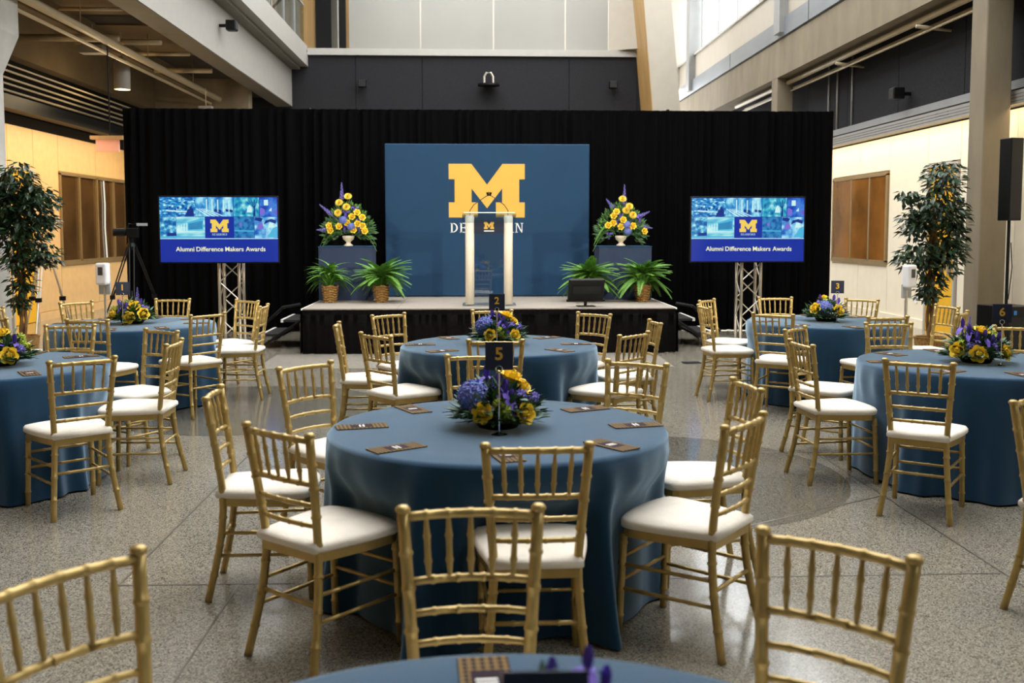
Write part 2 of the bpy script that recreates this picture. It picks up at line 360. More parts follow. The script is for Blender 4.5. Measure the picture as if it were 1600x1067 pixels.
tag(MB().box(7.525, 7.54, 16.55, 16.63, .42, .54).build('wall_outlet', M_plast), 'small white wall outlet low on cream wall', 'outlet')
struct(MB().box(7.6, 7.75, -6, 34, 3.34, 5.3).build('wall_right_upper', M_acoud), 'charcoal acoustic wall above the trough')
wu = bpy.data.objects['wall_right_upper']
for k in range(10): MB().box(7.56, 7.6, 8+2.4*k+.01, 8+2.4*(k+1)-.01, 3.72, 5.3).build('acoustic_panel', M_acou, wu)
struct(MB().box(7.5, 7.6, -6, 34, 3.6, 3.72).build('trim_1', M_steelc), 'grey metal strip above the perforated trough')
# perforated light trough
tr = thing('light_trough', 'perforated white metal light trough along the cream wall', 'light fixture', (7.36, 0, 3.36))
MB().add([(0, -6, .0), (.2, -6, .0), (.2, -6, .22), (0, -6, .18), (0, 28, .0), (.2, 28, .0), (.2, 28, .22), (0, 28, .18)], [(0,1,5,4),(1,2,6,5),(2,3,7,6),(3,0,4,7),(0,3,2,1),(4,5,6,7)]).build('trough_body', M_white, tr)
pf = MB()
for i in range(420):
    for j in range(3):
        y = 8+i*.035; z = .03+j*.045; pf.add([(-.002, y, z), (-.002, y+.016, z), (-.002, y+.016, z+.016), (-.002, y, z+.016)], [(0, 1, 2, 3)])
stuff(pf.build('perforation', M_dkw, tr))
# right concrete frame
bm_ = MB().box(6.9, 7.5, -6, 34, 5.09, 5.9).build('concrete_beam', M_conc); struct(bm_, 'long cast concrete beam carried by square columns')
for y in (13.31, 22.56, 4.1):
    o = MB().box(6.9, 7.27, y, y+.42, 0, 5.12).build('concrete_column', M_conc); soft(o, .02); struct(o, 'square cast concrete column under the beam')
struct(MB().box(6.86, 7.1, -6, 34, 5.93, 6.33).build('trim_2', M_steel), 'grey steel band above the concrete beam')
for y in (8.0, 14.2, 20.4, 26.6): MB().box(6.855, 6.87, y, y+.02, 5.93, 6.33).build('band_joint', M_blackm, bpy.data.objects['trim_2'])
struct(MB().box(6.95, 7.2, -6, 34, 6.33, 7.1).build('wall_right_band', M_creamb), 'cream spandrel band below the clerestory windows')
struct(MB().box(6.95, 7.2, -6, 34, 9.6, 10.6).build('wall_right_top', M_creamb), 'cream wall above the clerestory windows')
struct(MB().box(6.9, 7.22, -6, 34, 7.08, 7.14).build('trim_3', M_greyw), 'grey sill under the clerestory windows')
for y in (3.6, 12.9, 22.0, 31.2):
    struct(MB().box(6.75, 7.2, y, y+.42, 6.0, 10.6).build('steel_column', M_steelc), 'grey steel column between clerestory windows')
k = 3; yy = [-4+2.05*i for i in range(19)]
for a, b_ in zip(yy[:-1], yy[1:]):
    e = bpy.data.objects.new('window_%d' % k, None); col.objects.link(e); struct(e, 'tall bright clerestory window pane'); k += 1
    MB().box(7.12, 7.13, a, b_-.12, 7.14, 9.6).build('pane', M_glassw, e)
    MB().box(7.05, 7.15, b_-.1, b_, 7.14, 9.6).build('mullion', M_steelc, e)
ce = MB().box(7.5, 8.0, -6, 34, 5.3, 5.5).build('ceiling_right', M_tanc); struct(ce, 'tan soffit under the right gallery')
struct(MB().box(-8.05, 7.75, -6.2, -6, 0, 10.6).build('wall_fill_blocker', M_soff), 'unseen grey wall added to cut fill light')  # unseen wall, added dark to keep fill off camera-facing sides

rf = MB().box(-8.05, 7.75, -6, 3.6, 10.6, 10.8).box(-8.05, -4.0, 3.6, 34, 10.6, 10.8).box(6.2, 7.75, 3.6, 34, 10.6, 10.8).build('light_shaping_roof', M_soff); struct(rf, 'unseen grey slab added overhead to shape the daylight')  # unseen slab, added with its opening to steer the light from above
for q in range(10): MB().box(-4.0, 6.2, 4.8+q*2.6, 4.95+q*2.6, 10.55, 10.8).build('added_roof_bar', M_steelc, rf)
# left gallery: fascia, balcony slab, guard
struct(MB().box(-5.4, -4.95, -6, 28.0, 5.06, 6.06).build('gallery_beam', M_white), 'white painted gallery beam running to the back wall')
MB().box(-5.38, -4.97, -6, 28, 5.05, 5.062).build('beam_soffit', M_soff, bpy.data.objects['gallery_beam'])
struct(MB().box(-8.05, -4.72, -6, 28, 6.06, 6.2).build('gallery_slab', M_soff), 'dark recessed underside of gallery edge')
struct(MB().box(-4.72, -4.5, -6, 28, 6.14, 6.5).box(-4.7, -4.52, -6, 28, 6.515, 6.7).build('gallery_fascia', M_white), 'white gallery fascia with a shadow groove')
struct(MB().box(-8.0, -4.6, -6, 28, 6.2, 6.5).build('gallery_floor', M_concl), 'concrete gallery floor behind the fascia')
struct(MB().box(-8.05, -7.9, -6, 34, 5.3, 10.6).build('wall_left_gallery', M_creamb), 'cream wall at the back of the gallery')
for i in range(14):
    y = 27.95-1.5*(i+1)
    g = thing('guard_panel', 'clear glass guard pane on the gallery edge', 'glass guard', (-4.6, y, 6.7), 0, 'glass guards of the gallery')
    MB().box(-.006, .006, .02, 1.48, 0, 1.05).build('pane', M_glass, g); MB().box(-.03, .03, -.02, .02, -.02, 1.1).build('post', M_steelc, g); MB().box(-.03, .03, .025, 1.475, 1.06, 1.1).build('handrail', M_steelc, g)
g = thing('gallery_stair', 'black steel stair behind the gallery glass guard', 'stairs', (-5.4, 26.9, 6.5))
for s in (-.35, .35):
    MB().tube([(-.9, s, 0), (.9, s, 1.9)], .04, 6).build('stringer', M_blackm, g); MB().tube([(.6, s, 0), (-.6, s, 1.9)], .03, 6).build('brace', M_blackm, g)
MB().box(-.05, .05, -.4, .4, 0, 2.6).build('post', M_blackm, g)
ceL = MB().box(-8.0, -5.4, -6, 28, 5.3, 5.42).build('ceiling', M_ceil); struct(ceL, 'dark exposed ceiling under the gallery')
for y0, y1 in ((14.5, 17.3), (18.2, 21.2)): MB().box(-7.2, -5.4, y0, y1, 5.27, 5.3).build('ceiling_panel', M_tanc, ceL)
# back wall
bw = MB().box(-8.05, 5.6, YB, YB+.3, 0, 6.45).build('wall_back', M_acou); struct(bw, 'charcoal acoustic back wall above the drapes')
for a, b_ in ((-5.0, -3.2), (-3.2, -1.37), (-1.37, 2.7), (2.7, 4.6)): MB().box(a+.012, b_-.012, YB-.03, YB, 3.0, 6.45).build('acoustic_panel', M_acou, bw)
struct(MB().box(-4.5, 4.6, YB-.12, YB+.3, 6.45, 6.63).build('trim_4', M_greyw), 'beige ledge below the frosted glass')
struct(MB().box(-8.05, 7.75, 33.6, 34, 6.4, 10.6).build('wall_end', M_creamb), 'cream end wall beyond the frosted glass')
struct(MB().box(-8.05, 3.9, YB+.3, 33.6, 6.3, 6.6).build('upper_floor', M_concl), 'upper floor slab behind frosted glass')
xs = [-3.39, -1.41, .6, 2.59, 3.8]
for a, b_ in zip(xs[:-1], xs[1:]):
    o = MB().box(a+.02, b_-.02, YB, YB+.03, 6.63, 9.8).build('frosted_panel', M_frost); tag(o, 'tall frosted white glass panel above the beige ledge', 'glass panel', 'frosted panels of the upper floor')
struct(MB().add([(3.8, YB, 6.63), (4.75, YB-.5, 6.63), (4.75, YB-.5, 9.8), (3.8, YB, 9.8), (3.9, YB+.2, 6.63), (4.85, YB-.3, 6.63), (4.85, YB-.3, 9.8), (3.9, YB+.2, 9.8)], [(0,1,2,3),(4,7,6,5),(3,2,6,7),(0,3,7,4),(1,5,6,2)]).build('wall_upper_return', M_creamb), 'cream return wall beside the frosted panels')
o = bpy.data.objects.new('door_3', None); col.objects.link(o); struct(o, 'dark doorway with a half open pale door beside frosted glass')
MB().box(-4.9, -3.45, YB+1.2, YB+1.3, 6.63, 9.8).build('door_surround', M_wood, o); MB().box(-4.45, -3.6, YB+1.1, YB+1.2, 6.63, 8.6).build('door_opening', M_black, o)
MB().add([(-4.0, YB+1.05, 6.65), (-3.75, YB+.5, 6.65), (-3.75, YB+.5, 8.3), (-4.0, YB+1.05, 8.3), (-3.97, YB+1.08, 6.65), (-3.72, YB+.53, 6.65), (-3.72, YB+.53, 8.3), (-3.97, YB+1.08, 8.3)], [(0,1,2,3),(4,7,6,5),(0,3,7,4),(1,5,6,2),(3,2,6,7)]).build('door_leaf', M_frost, o)
# leaning fin at the right end of the back wall
fn = bpy.data.objects.new('leaning_fin', None); col.objects.link(fn); struct(fn, 'leaning cream fin wall with an oak side face')
def slab8(a, b_, c, d, dz, lean):
    P = [a, b_, c, d]; return [(x, y, 0) for x, y in P]+[(x-lean, y, dz) for x, y in P]
F8 = [(3,2,1,0),(4,5,6,7),(0,1,5,4),(1,2,6,5),(2,3,7,6),(3,0,4,7)]
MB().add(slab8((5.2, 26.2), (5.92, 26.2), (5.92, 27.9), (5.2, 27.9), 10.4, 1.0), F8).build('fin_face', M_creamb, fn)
MB().add(slab8((5.18, 26.22), (5.2, 26.22), (5.2, 27.9), (5.18, 27.9), 10.4, 1.0), F8).build('fin_veneer', M_wood, fn)
# left column
o = MB()
lc = [(-6.7, 13.3), (-6.25, 13.3), (-6.25, 13.72), (-6.7, 13.72)]
o.prism(lc, 0, 3.72); cap = [(-6.85, 13.15), (-6.09, 13.15), (-6.09, 13.87), (-6.85, 13.87)]
o.add([(x, y, 3.72) for x, y in lc]+[(x, y, 4.25) for x, y in cap], F8); o.prism(cap, 4.25, 5.3)
struct(o.build('concrete_column', M_concl), 'pale concrete column with flared head beside the ficus')
o = thing('spot_light', 'small white spotlight fixed to the flared concrete column', 'light', (-6.45, 13.0, 4.02))
MB().lathe([(.05, 0), (.06, .03), (.06, .12), (.03, .14)], 16).build('housing', M_plast, o); MB().lathe([(.045, -.002), (.045, .002)], 16).build('lens', M_lamp, o)

# ---- pipes, conduits, fixtures under the galleries
def pipe(name, pts, r, label, group=None, m=M_pipe, n=10): return tag(MB().tube(pts, r, n).build(name, m, None, True), label, 'pipe', group)
pipe('sprinkler_main', [(-6.0, 2, 4.76), (-6.0, 24.2, 4.76)], .065, 'thick cream sprinkler main running below the dark ceiling')
pipe('sprinkler_branch', [(-6.15, 2, 4.63), (-6.15, 24, 4.63)], .028, 'thin cream pipe running beside the thick sprinkler main')
for y, z, x0, x1, r in ((14.6, 4.98, -7.6, -5.42, .05), (17.2, 4.86, -7.6, -5.9, .06), (17.9, 4.93, -6.9, -5.42, .05), (21.3, 4.97, -6.6, -5.42, .05), (16.0, 5.08, -6.4, -5.42, .03), (19.6, 5.02, -6.6, -5.4, .04)):
    pipe('cross_pipe', [(x0, y, z), (x1, y, z)], r, 'cream cross pipe under the dark gallery ceiling', 'cross pipes under the gallery')
for x, z, r in ((-7.35, 4.06, .018), (-7.45, 4.0, .018), (-7.25, 4.14, .018), (-7.55, 3.92, .022), (-7.15, 4.2, .015)):
    pipe('conduit', [(x, 8, z), (x, 24, z)], r, 'thin conduit running above the maple wall', 'conduits above the maple wall', n=6)
for x, z0, z1, wd in ((-7.75, 4.55, 5.3, .25), (-6.75, 4.98, 5.3, .2)):
    o = MB().box(x-wd/2, x+wd/2, 2, 27.9, z0, z1).build('ceiling_joist', M_tanc); struct(o, 'tan joist under the dark gallery ceiling')
o = MB().box(-8.0, -5.4, 24.6, 25.0, 3.9, 5.3).build('end_beam', M_conc); struct(o, 'concrete cross beam closing the gallery ceiling')
tag(MB().box(-7.7, -7.45, 10, 22, 3.62, 3.84).build('cable_tray', M_black), 'long black cable tray above the maple wall', 'cable tray')
for y in (15.8, 19.0, 22.0): pipe('hanger_rod', [(-6.0, y, 4.8), (-6.0, y, 5.3)], .008, 'thin rod hanging the sprinkler main from ceiling', 'hanger rods of the sprinkler main', n=5)
def pendant(loc, label):
    p = thing('pendant_light', label, 'lamp', loc)
    MB().lathe([(.14, 0), (.145, .01), (.145, .5), (.12, .52)], 24).build('shade', M_white, p, True); MB().lathe([(.125, .004), (.125, .008)], 24).build('diffuser', M_lamp, p)
    MB().tube([(0, 0, .5), (0, 0, 1.06)], .012, 6).build('stem', M_pipe, p); MB().lathe([(.05, .52), (.05, .6)], 12).build('collar', M_pipe, p)
    light('pendant_bulb', 'POINT', (loc[0], loc[1], loc[2]-.12), 40, (1, .76, .45), shadow_soft_size=.1)
pendant((-6.42, 18.8, 4.23), 'white cylinder pendant lamp under the gallery ceiling')
def projector(loc, name, label, sz):
    o = thing(name, label, 'sensor', loc); MB().box(-sz, sz, -sz*.6, sz*.6, 0, sz*.7).build('body', M_white, o); MB().tube([(0, 0, sz*.7), (0, 0, .5)], .01, 6).build('rod', M_pipe, o)
projector((-6.6, 17.9, 4.72), 'ceiling_speaker', 'small white ceiling speaker box beside the cross pipe', .2)
projector((-5.9, 22.6, 4.3), 'ceiling_sensor', 'small cream ceiling sensor hanging above the drapes', .14)
ex = thing('exit_sign', 'pale pink illuminated ceiling sign above the maple wall', 'sign', (-6.07, 17.0, 2.96))
MB().box(-.19, .19, -.02, .02, 0, .2).build('sign_face', M_exit, ex); MB().box(-.27, .27, -.06, .06, .2, .26).build('canopy', M_maple, ex); MB().tube([(.04, 0, .26), (.04, 0, 1.75)], .012, 6).build('stem', M_black, ex)
# right gallery pipes
for x, z, r in ((7.15, 4.98, .05), (7.3, 4.86, .018), (7.22, 4.8, .018), (7.4, 4.92, .03)):
    pipe('gallery_pipe', [(x, 8, z), (x, 27, z)], r, 'cream pipe running beneath the concrete beam', 'pipes beneath the concrete beam')
for y in (15.7, 19.2): pipe('cross_pipe', [(7.0, y, 4.86), (7.58, y, 4.8)], .03, 'short cross pipe beneath the concrete beam', 'short cross pipes at the beam')
for y in (20.5, 21.0, 19.7): pipe('drop_conduit', [(7.53, y, 5.3), (7.53, y, 3.72)], .02, 'white conduit dropping past the charcoal wall', 'conduits dropping to the trough', M_white)
def wall_box(name, loc, label, rz, cat='loudspeaker'):
    o = thing(name, label, cat, loc, rz); soft(MB().box(-.11, .11, -.34, -.14, -.1, .1).build('cabinet', M_black, o), .02); MB().tube([(0, 0, 0), (0, -.16, 0)], .035, 8).build('bracket', M_blackm, o)
    MB().box(-.09, .09, -.345, -.34, -.08, .08).build('grille', M_grille, o)
wall_box('wall_speaker', (-4.95, 20.1, 5.66), 'small black speaker box on the white gallery beam', R(90))
wall_box('wall_speaker', (-3.0, YB-.03, 5.65), 'black wall speaker under the ledge beside the gallery', 0)
wall_box('wall_speaker', (3.9, YB-.03, 5.66), 'black wall speaker under the ledge beside the leaning fin', 0)
wall_box('wall_speaker', (7.56, 17.1, 4.0), 'black speaker box on the charcoal wall over the trough', R(-90))
o = thing('dome_camera', 'small dome camera on a ring bracket on back wall', 'camera', (.46, YB-.03, 5.6))
MB().lathe([(.02, -.02), (.3, 0), (.3, .05), (.05, .08)], 20, (0, -.3, 0)).build('dome_tray', M_black, o); MB().tube([(-.12, -.3, .08), (-.12, -.3, .25), (-.06, -.3, .36), (.06, -.3, .36), (.12, -.3, .25), (.12, -.3, .08)], .03, 8).build('ring_bracket', M_alu, o); MB().tube([(0, 0, .03), (0, -.3, .03)], .03, 8).build('arm', M_black, o)

# ------------------------------------------------------------------ pipe and drape behind the stage
def fold_fn(seed, amp):
    r = random.Random(seed); T = [(r.uniform(14, 60), r.uniform(0, TAU), r.uniform(.3, 1)) for _ in range(7)]
    sw = sum(t[2] for t in T)
    return lambda x: amp*sum(c*math.sin(a*x+p) for a, p, c in T)/sw*1.9
def drape(x0, x1, y, z0, z1, seed, amp, name, m, parent, step=.018, axis='x', flare=1.):
    f = fold_fn(seed, amp); g = fold_fn(seed+50, amp*.6); n = int((x1-x0)/step); zs = [z0, z0+(z1-z0)*.3, z0+(z1-z0)*.6, z0+(z1-z0)*.85, z1-.09, z1-.05, z1]; ks = [1.15, 1.1, 1, .9, .6, .35, .55]
    vs = []
    for z, k in zip(zs, ks):
        for i in range(n+1):
            x = x0+(x1-x0)*i/n; d = f(x)*k+g(x*2.1)*(1-k)*.5; d = d if axis == 'x' else d
            vs.append((x, y+d, z) if axis == 'x' else (y+d, x, z))
    N = n+1; fs = [(j*N+i, j*N+i+1, (j+1)*N+i+1, (j+1)*N+i) for j in range(len(zs)-1) for i in range(n)]
    return MB().add(vs, fs).build(name, m, parent, True)
pd_ = thing('pipe_and_drape', 'tall black pipe and drape curtain behind the stage', 'curtain', (0, 0, 0))
YC = 16.25; XS = [-5.56, -2.62, .52, 3.2, 5.92]
for i, (a, b_) in enumerate(zip(XS[:-1], XS[1:])):
    drape(a-(.02 if i else 0), b_+(.02 if i < 3 else 0), YC, .01, 3.59, 100+i, .045, 'drape_panel', M_curt, pd_)
    MB().tube([(a, YC+.06, 3.55), (b_, YC+.06, 3.55)], .02, 8).build('crossbar', M_blackm, pd_)
for x in XS:
    MB().tube([(x, YC+.1, 0), (x, YC+.1, 3.62)], .028, 8).build('upright', M_blackm, pd_); MB().box(x-.25, x+.25, YC+.0, YC+.4, 0, .012).build('base_plate', M_blackm, pd_)

# ------------------------------------------------------------------ stage
SX0, SX1, SY0, SY1, SZ = -2.27, 2.75, 13.35, 15.8, .605
st = thing('stage', 'low stage with pale grey deck and black pleated skirt', 'stage', (0, 0, 0))
nx = 4; dx = (SX1-SX0)/nx
for i in range(nx):
    for y0, y1 in ((SY0, SY0+1.22), (SY0+1.22, SY1)): MB().box(SX0+i*dx+.002, SX0+(i+1)*dx-.002, y0+.002, y1-.002, SZ-.06, SZ).build('deck_panel', M_stage, st)
drape(SX0, SX1, SY0-.035, .005, SZ-.012, 5, .022, 'skirt', M_skirt, st, .012); drape(SY0, SY1, SX0-.03, .005, SZ-.012, 6, .02, 'skirt', M_skirt, st, .02, 'y'); drape(SY0, SY1, SX1+.03, .005, SZ-.012, 7, .02, 'skirt', M_skirt, st, .02, 'y')
for q in (SX0-.02, SX1): MB().box(q, q+.02, SY0, SY1, SZ-.02, SZ).build('edge_trim', M_edge, st)
for x in (SX0+.1, 0.2, SX1-.1):
    for y in (SY0+.1, SY1-.1): MB().tube([(x, y, 0), (x, y, SZ-.06)], .025, 8).build('leg', M_alu, st)
def steps(x, sgn, label):
    o = thing('stage_steps', label, 'steps', (x, 14.0, 0)); o.scale = (sgn, 1, 1)
    for i, z in enumerate((.4, .2)):
        x0 = .04+i*.28; MB().box(x0, x0+.3, 0, .95, z-.03, z).build('tread', M_tread, o); MB().box(x0+.27, x0+.305, -.005, .955, z-.035, z+.006).build('nosing', M_edge, o)
    for y in (0, .92): MB().tube([(.05, y, .40), (.62, y, 0.02)], .022, 6).build('stringer', M_blackm, o); MB().tube([(.06, y, 0), (.06, y, .4)], .02, 6).build('leg', M_alu, o)
    MB().tube([(.06, -.03, .62), (.3, -.03, .58), (.7, -.03, .22)], .022, 8).build('handrail', M_black, o)
steps(SX0-.07, -1, 'black stage steps with white nosings on the video tripod side'); steps(SX1+.07, 1, 'black stage steps with white nosings beside the floor vent')

# banner
bn = thing('backdrop_banner', 'blue fabric backdrop with large yellow letter M behind the lectern', 'banner', (.24, 15.68, .617))
soft(MB().box(-1.6, 1.6, 0, .06, 0, 2.38).build('fabric_panel', M_banner, bn), .015); put('letter_m', block_m(1.19, M_maize), bn, (-.012, -.003, 1.235)); 
LW = {'D': .85, 'E': .75, 'A': .85, 'R': .85, 'B': .78, 'O': .9, 'N': .92}
ox_ = -(sum(LW[c]+.2 for c in 'DEARBORN')-.2)/2
for c in 'DEARBORN':
    put('letter_'+c.lower(), serif_word(c, .15, M_whitep, .935), bn, (-.012+(ox_+LW[c]/2)*.15*.935, -.003, 1.0)); ox_ += LW[c]+.2
for x in (-1.4, 1.4): MB().box(x-.02, x+.02, .06, .3, -.012, .02).build('foot', M_blackm, bn)

# lectern
lt = thing('lectern', 'clear acrylic lectern with ivory posts and small yellow M', 'lectern', (.232, 13.9, SZ))
for s in (-1, 1):
    MB().lathe([(.062, 0), (.062, 1.21), (.05, 1.225)], 20, (s*.268, 0, .02)).build('post', M_ivory, lt, True)
MB().box(-.22, .22, -.008, .008, .03, 1.2).build('front_panel', M_acryl, lt); MB().box(-.37, .37, -.2, .25, 0, .02).build('base', M_acryl, lt)
MB().box(-.215, .215, -.016, -.009, 1.0, 1.19).build('name_band', M_navy, lt); put('letter_m', block_m(.14, M_maize), lt, (0, -.018, 1.065)); MB().box(-.07, .07, -.019, -.017, 1.03, 1.045).build('underline', M_whitep, lt)
MB().add([(-.37, -.16, 1.245), (.37, -.16, 1.245), (.37, .25, 1.2), (-.37, .25, 1.2), (-.37, -.16, 1.265), (.37, -.16, 1.265), (.37, .25, 1.22), (-.37, .25, 1.22)], F8).build('top_shelf', M_acryl, lt); MB().box(-.37, .37, -.17, -.16, 1.15, 1.285).build('top_lip', M_acryl, lt)
MB().tube([(-.35, -.16, 1.288), (.35, -.16, 1.288)], .006, 6).build('top_edge', M_alu, lt)
for s in (-1, 1):
    mc = MB().tube([(s*.265, .0, 1.25), (s*.265, -.01, 1.32), (s*.21, -.03, 1.40), (s*.08, -.06, 1.49), (s*.015, -.08, 1.53)], .0055, 6).build('gooseneck_mic', M_blackm, lt)
    MB().tube([(s*.012, -.08, 1.52), (s*.022, -.085, 1.57)], [.012, .02], 8).build('mic_head', M_black, mc)
# confidence monitor on the stage edge
mo = thing('stage_monitor', 'black monitor seen from behind on the stage front edge', 'monitor', (1.56, 13.6, SZ), R(8))
mb = MB().box(-.25, .25, -.03, .03, -.15, .15).build('display_back', M_black, mo, loc=(0, 0, .24), rot=(R(18), 0, 0)); soft(mb, .012); MB().box(-.2, .2, -.045, -.03, -.05, .06).build('rear_bulge', M_blackm, mb); MB().box(-.27, .27, -.035, -.01, -.17, -.14).build('lower_bar', M_black, mb)
MB().tube([(0, .04, .0), (0, .02, .2)], .022, 8).build('neck', M_black, mo); MB().box(-.12, .12, -.06, .1, 0, .012).build('foot', M_black, mo)

# pedestals, ferns, tall arrangements
for x, lb in ((-1.89, 'navy draped pedestal box on the video tripod side of stage'), (2.3, 'navy draped pedestal box behind the stage monitor ferns')):
    o = thing('pedestal', lb, 'pedestal', (x, 15.2, SZ)); soft(MB().box(-.4, .4, -.28, .28, 0, .805).build('box', M_navyf, o), .008); MB().box(-.405, .405, -.285, .285, .795, .81).build('top_cover', M_banner, o)

def frond_mesh(seed, L=.5, broad=False):
    r = random.Random(seed); b = MB(); n = 13 if broad else 17; P = []
    lift = r.uniform(.75, 1.15); drop = r.uniform(.7, 1.25)
    for i in range(n+1):
        t = i/n; P.append(Vector((L*t*(1-.15*t), 0, L*(lift*t-(lift*.55+drop)*t*t*1.05))))
    if broad:
        for i in range(n):
            t, t2 = i/n, (i+1)/n; w0, w1 = .055*math.sin(PI*min(1, .06+t**.8))*(L/.5), .055*math.sin(PI*min(1, .06+t2**.8))*(L/.5)
            a, c = P[i], P[i+1]
            b.add([a, c, c+Vector((0, w1, -w1*.35)), a+Vector((0, w0, -w0*.35)), c+Vector((0, -w1, -w1*.35)), a+Vector((0, -w0, -w0*.35))], [(0, 1, 2, 3), (0, 5, 4, 1)])
    else:
        b.tube(P, .003, 4, False)
        for i in range(1, n+1):
            for h in (0, .5):
                t = min(1, (i-h)/n); p = P[i-1].lerp(P[i], 1-h); d = (P[i]-P[i-1]).normalized(); wl = .08*math.sin(PI*(.12+.82*t))*(L/.5)+.01
                for s in (-1, 1):
                    tip = p+Vector((0, s*wl, -wl*.35))+d*wl*.35; mid = p.lerp(tip, .45); q = d*.017*(L/.5)
                    b.add([p, mid+q, tip, mid-q], [(0, 1, 2, 3)])
    return b.mesh('frond', M_fern)
FR = [frond_mesh(i, .48) for i in range(5)]; FB = [frond_mesh(20+i, .46, True) for i in range(5)]
def basket(parent, r0, r1, h):
    k = MB()
    for j in range(7):
        z = h*j/6; r = r0+(r1-r0)*j/6; k.tube([((r+.004*(1 if (i+j) % 2 else -1))*Vector((math.cos(TAU*i/20), math.sin(TAU*i/20), 0))+Vector((0, 0, z+.01*math.sin(i*1.3)))) for i in range(21)], .013, 5, False)
    k.lathe([(r0*.93, 0), (r1*.93, h)], 20); return k.build('basket', M_wick, parent)
def fern(x, y, seed, label, broad):
    r = random.Random(seed); o = thing('potted_fern', label, 'potted plant', (x, y, SZ+.014), 0, None); basket(o, .085, .115, .22)
    src = FB if broad else FR; n_ok = 0; goal = 90 if broad else 130
    for i in range(2500):
        if n_ok == goal: break
        a = TAU*i/17.3+r.uniform(-.2, .2); s = r.uniform(.75, 1.2)*(.72 if math.sin(a) > .25 else 1); t = R(r.uniform(-88, -12)); me = r.choice(src); z0 = .2+r.uniform(0, .05)
        zs = [z0+s*(-v.co.x*math.sin(t)+v.co.z*math.cos(t)) for v in me.vertices]; xs_ = [s*(v.co.x*math.cos(t)+v.co.z*math.sin(t)) for v in me.vertices]
        if min(zs) < .015 or max(xs_) > .45 or min(xs_) < -.12: continue
        n_ok += 1; put('frond', me, o, (.03*math.cos(a), .03*math.sin(a), z0), (0, t, a), s)
fern(-2.07, 14.55, 1, 'broad leaved green plant in wicker basket beside the stage edge', True); fern(-1.33, 14.58, 2, 'feathery fern in wicker basket next to the broad leaved plant', False)
fern(1.72, 14.6, 3, 'feathery fern partly behind the black stage monitor', False); fern(2.5, 14.55, 4, 'feathery fern in wicker basket at the floor vent end of stage', False)

# flower meshes
def petal(b, M, w, l, cup, n=3):
    vs = []
    for i in range(n+1):
        t = i/n; hw = w*math.sin(PI*(.15+.7*t))*.5
        for s in (-1, 0, 1): vs.append(M @ Vector((s*hw, l*t, cup*t*t*l+(abs(s)*.25*hw))))
    b.add(vs, [(i*3+k, i*3+k+1, (i+1)*3+k+1, (i+1)*3+k) for i in range(n) for k in range(2)])
def rose_mesh(m, s=1.):
    b = MB()
    for k, (n, tilt, l, w, z, r_) in enumerate(((3, 96, .030, .026, .004, .004), (4, 94, .032, .034, .0, .009), (5, 88, .032, .042, -.003, .015), (5, 76, .032, .046, -.006, .02), (6, 58, .030, .048, -.008, .024))):
        for i in range(n):
            M = Matrix.Rotation(TAU*i/n+k*.6, 4, 'Z') @ Matrix.Translation((0, r_*s, z*s)) @ Matrix.Rotation(R(tilt), 4, 'X'); petal(b, M, w*s, l*s, .22 if k < 3 else (-.1 if k == 3 else -.45))
    b.lathe([(.004*s, -.012*s), (.016*s, 0), (.013*s, .018*s), (.004*s, .03*s)], 10); return b.mesh('rose', m, True)
def mum_mesh(m, s=1.):
    b = MB()
    for k in range(6):
        tilt = 8+14*k; n = 16-2*k
        for i in range(n):
            M = Matrix.Translation((0, 0, .004*k*s)) @ Matrix.Rotation(TAU*(i+.5*(k % 2))/n, 4, 'Z') @ Matrix.Rotation(R(tilt), 4, 'X'); petal(b, M, .016*s, (.046-.004*k)*s, .15, 2)
    return b.mesh('chrysanthemum', m)
def cluster_mesh(m, name, rad, n, pet, seed, flat=1.):
    b = MB(); g = PI*(3-math.sqrt(5))
    for i in range(n):
        z = 1-1.55*i/n; r_ = math.sqrt(max(0, 1-z*z)); d = Vector((r_*math.cos(g*i), r_*math.sin(g*i), z)); q = d.to_track_quat('Z', 'Y').to_matrix().to_4x4()
        for k in range(4):
            M = Matrix.Translation(Vector((d.x, d.y, d.z*flat))*rad) @ q @ Matrix.Rotation(TAU*k/4+i, 4, 'Z') @ Matrix.Rotation(R(14), 4, 'X'); petal(b, M, pet, pet*1.1, 0, 1)
    b.lathe([(rad*.3, -rad*.5), (rad*.85, -rad*.2*flat), (rad*.9, rad*.3*flat), (rad*.5, rad*.8*flat), (.002, rad*.95*flat)], 12); return b.mesh(name, m)
def iris_mesh(m):
    b = MB()
    for i in range(3):
        petal(b, Matrix.Rotation(TAU*i/3, 4, 'Z') @ Matrix.Rotation(R(68), 4, 'X'), .032, .06, .3); petal(b, Matrix.Rotation(TAU*(i+.5)/3, 4, 'Z') @ Matrix.Rotation(R(15), 4, 'X'), .036, .06, -.9)
    b.tube([(0, 0, 0), (0, 0, -.08)], .003, 5); return b.mesh('iris', m)
def spike_mesh(m, L=.26, n=38):
    b = MB(); r = random.Random(3)
    for i in range(n):
        t = i/n; a = i*2.4; rad = .03*(1-t)+.006
        for k in range(4):
            M = Matrix.Translation((rad*math.cos(a), rad*math.sin(a), L*(.12+.88*t))) @ Matrix.Rotation(a-PI/2, 4, 'Z') @ Matrix.Rotation(R(60), 4, 'X') @ Matrix.Rotation(TAU*k/4, 4, 'Z'); petal(b, M, .02*(1-t*.6), .02*(1-t*.6), .2, 1)
    b.tube([(0, 0, -.12), (0, 0, L)], .003, 5); return b.mesh('delphinium', m)
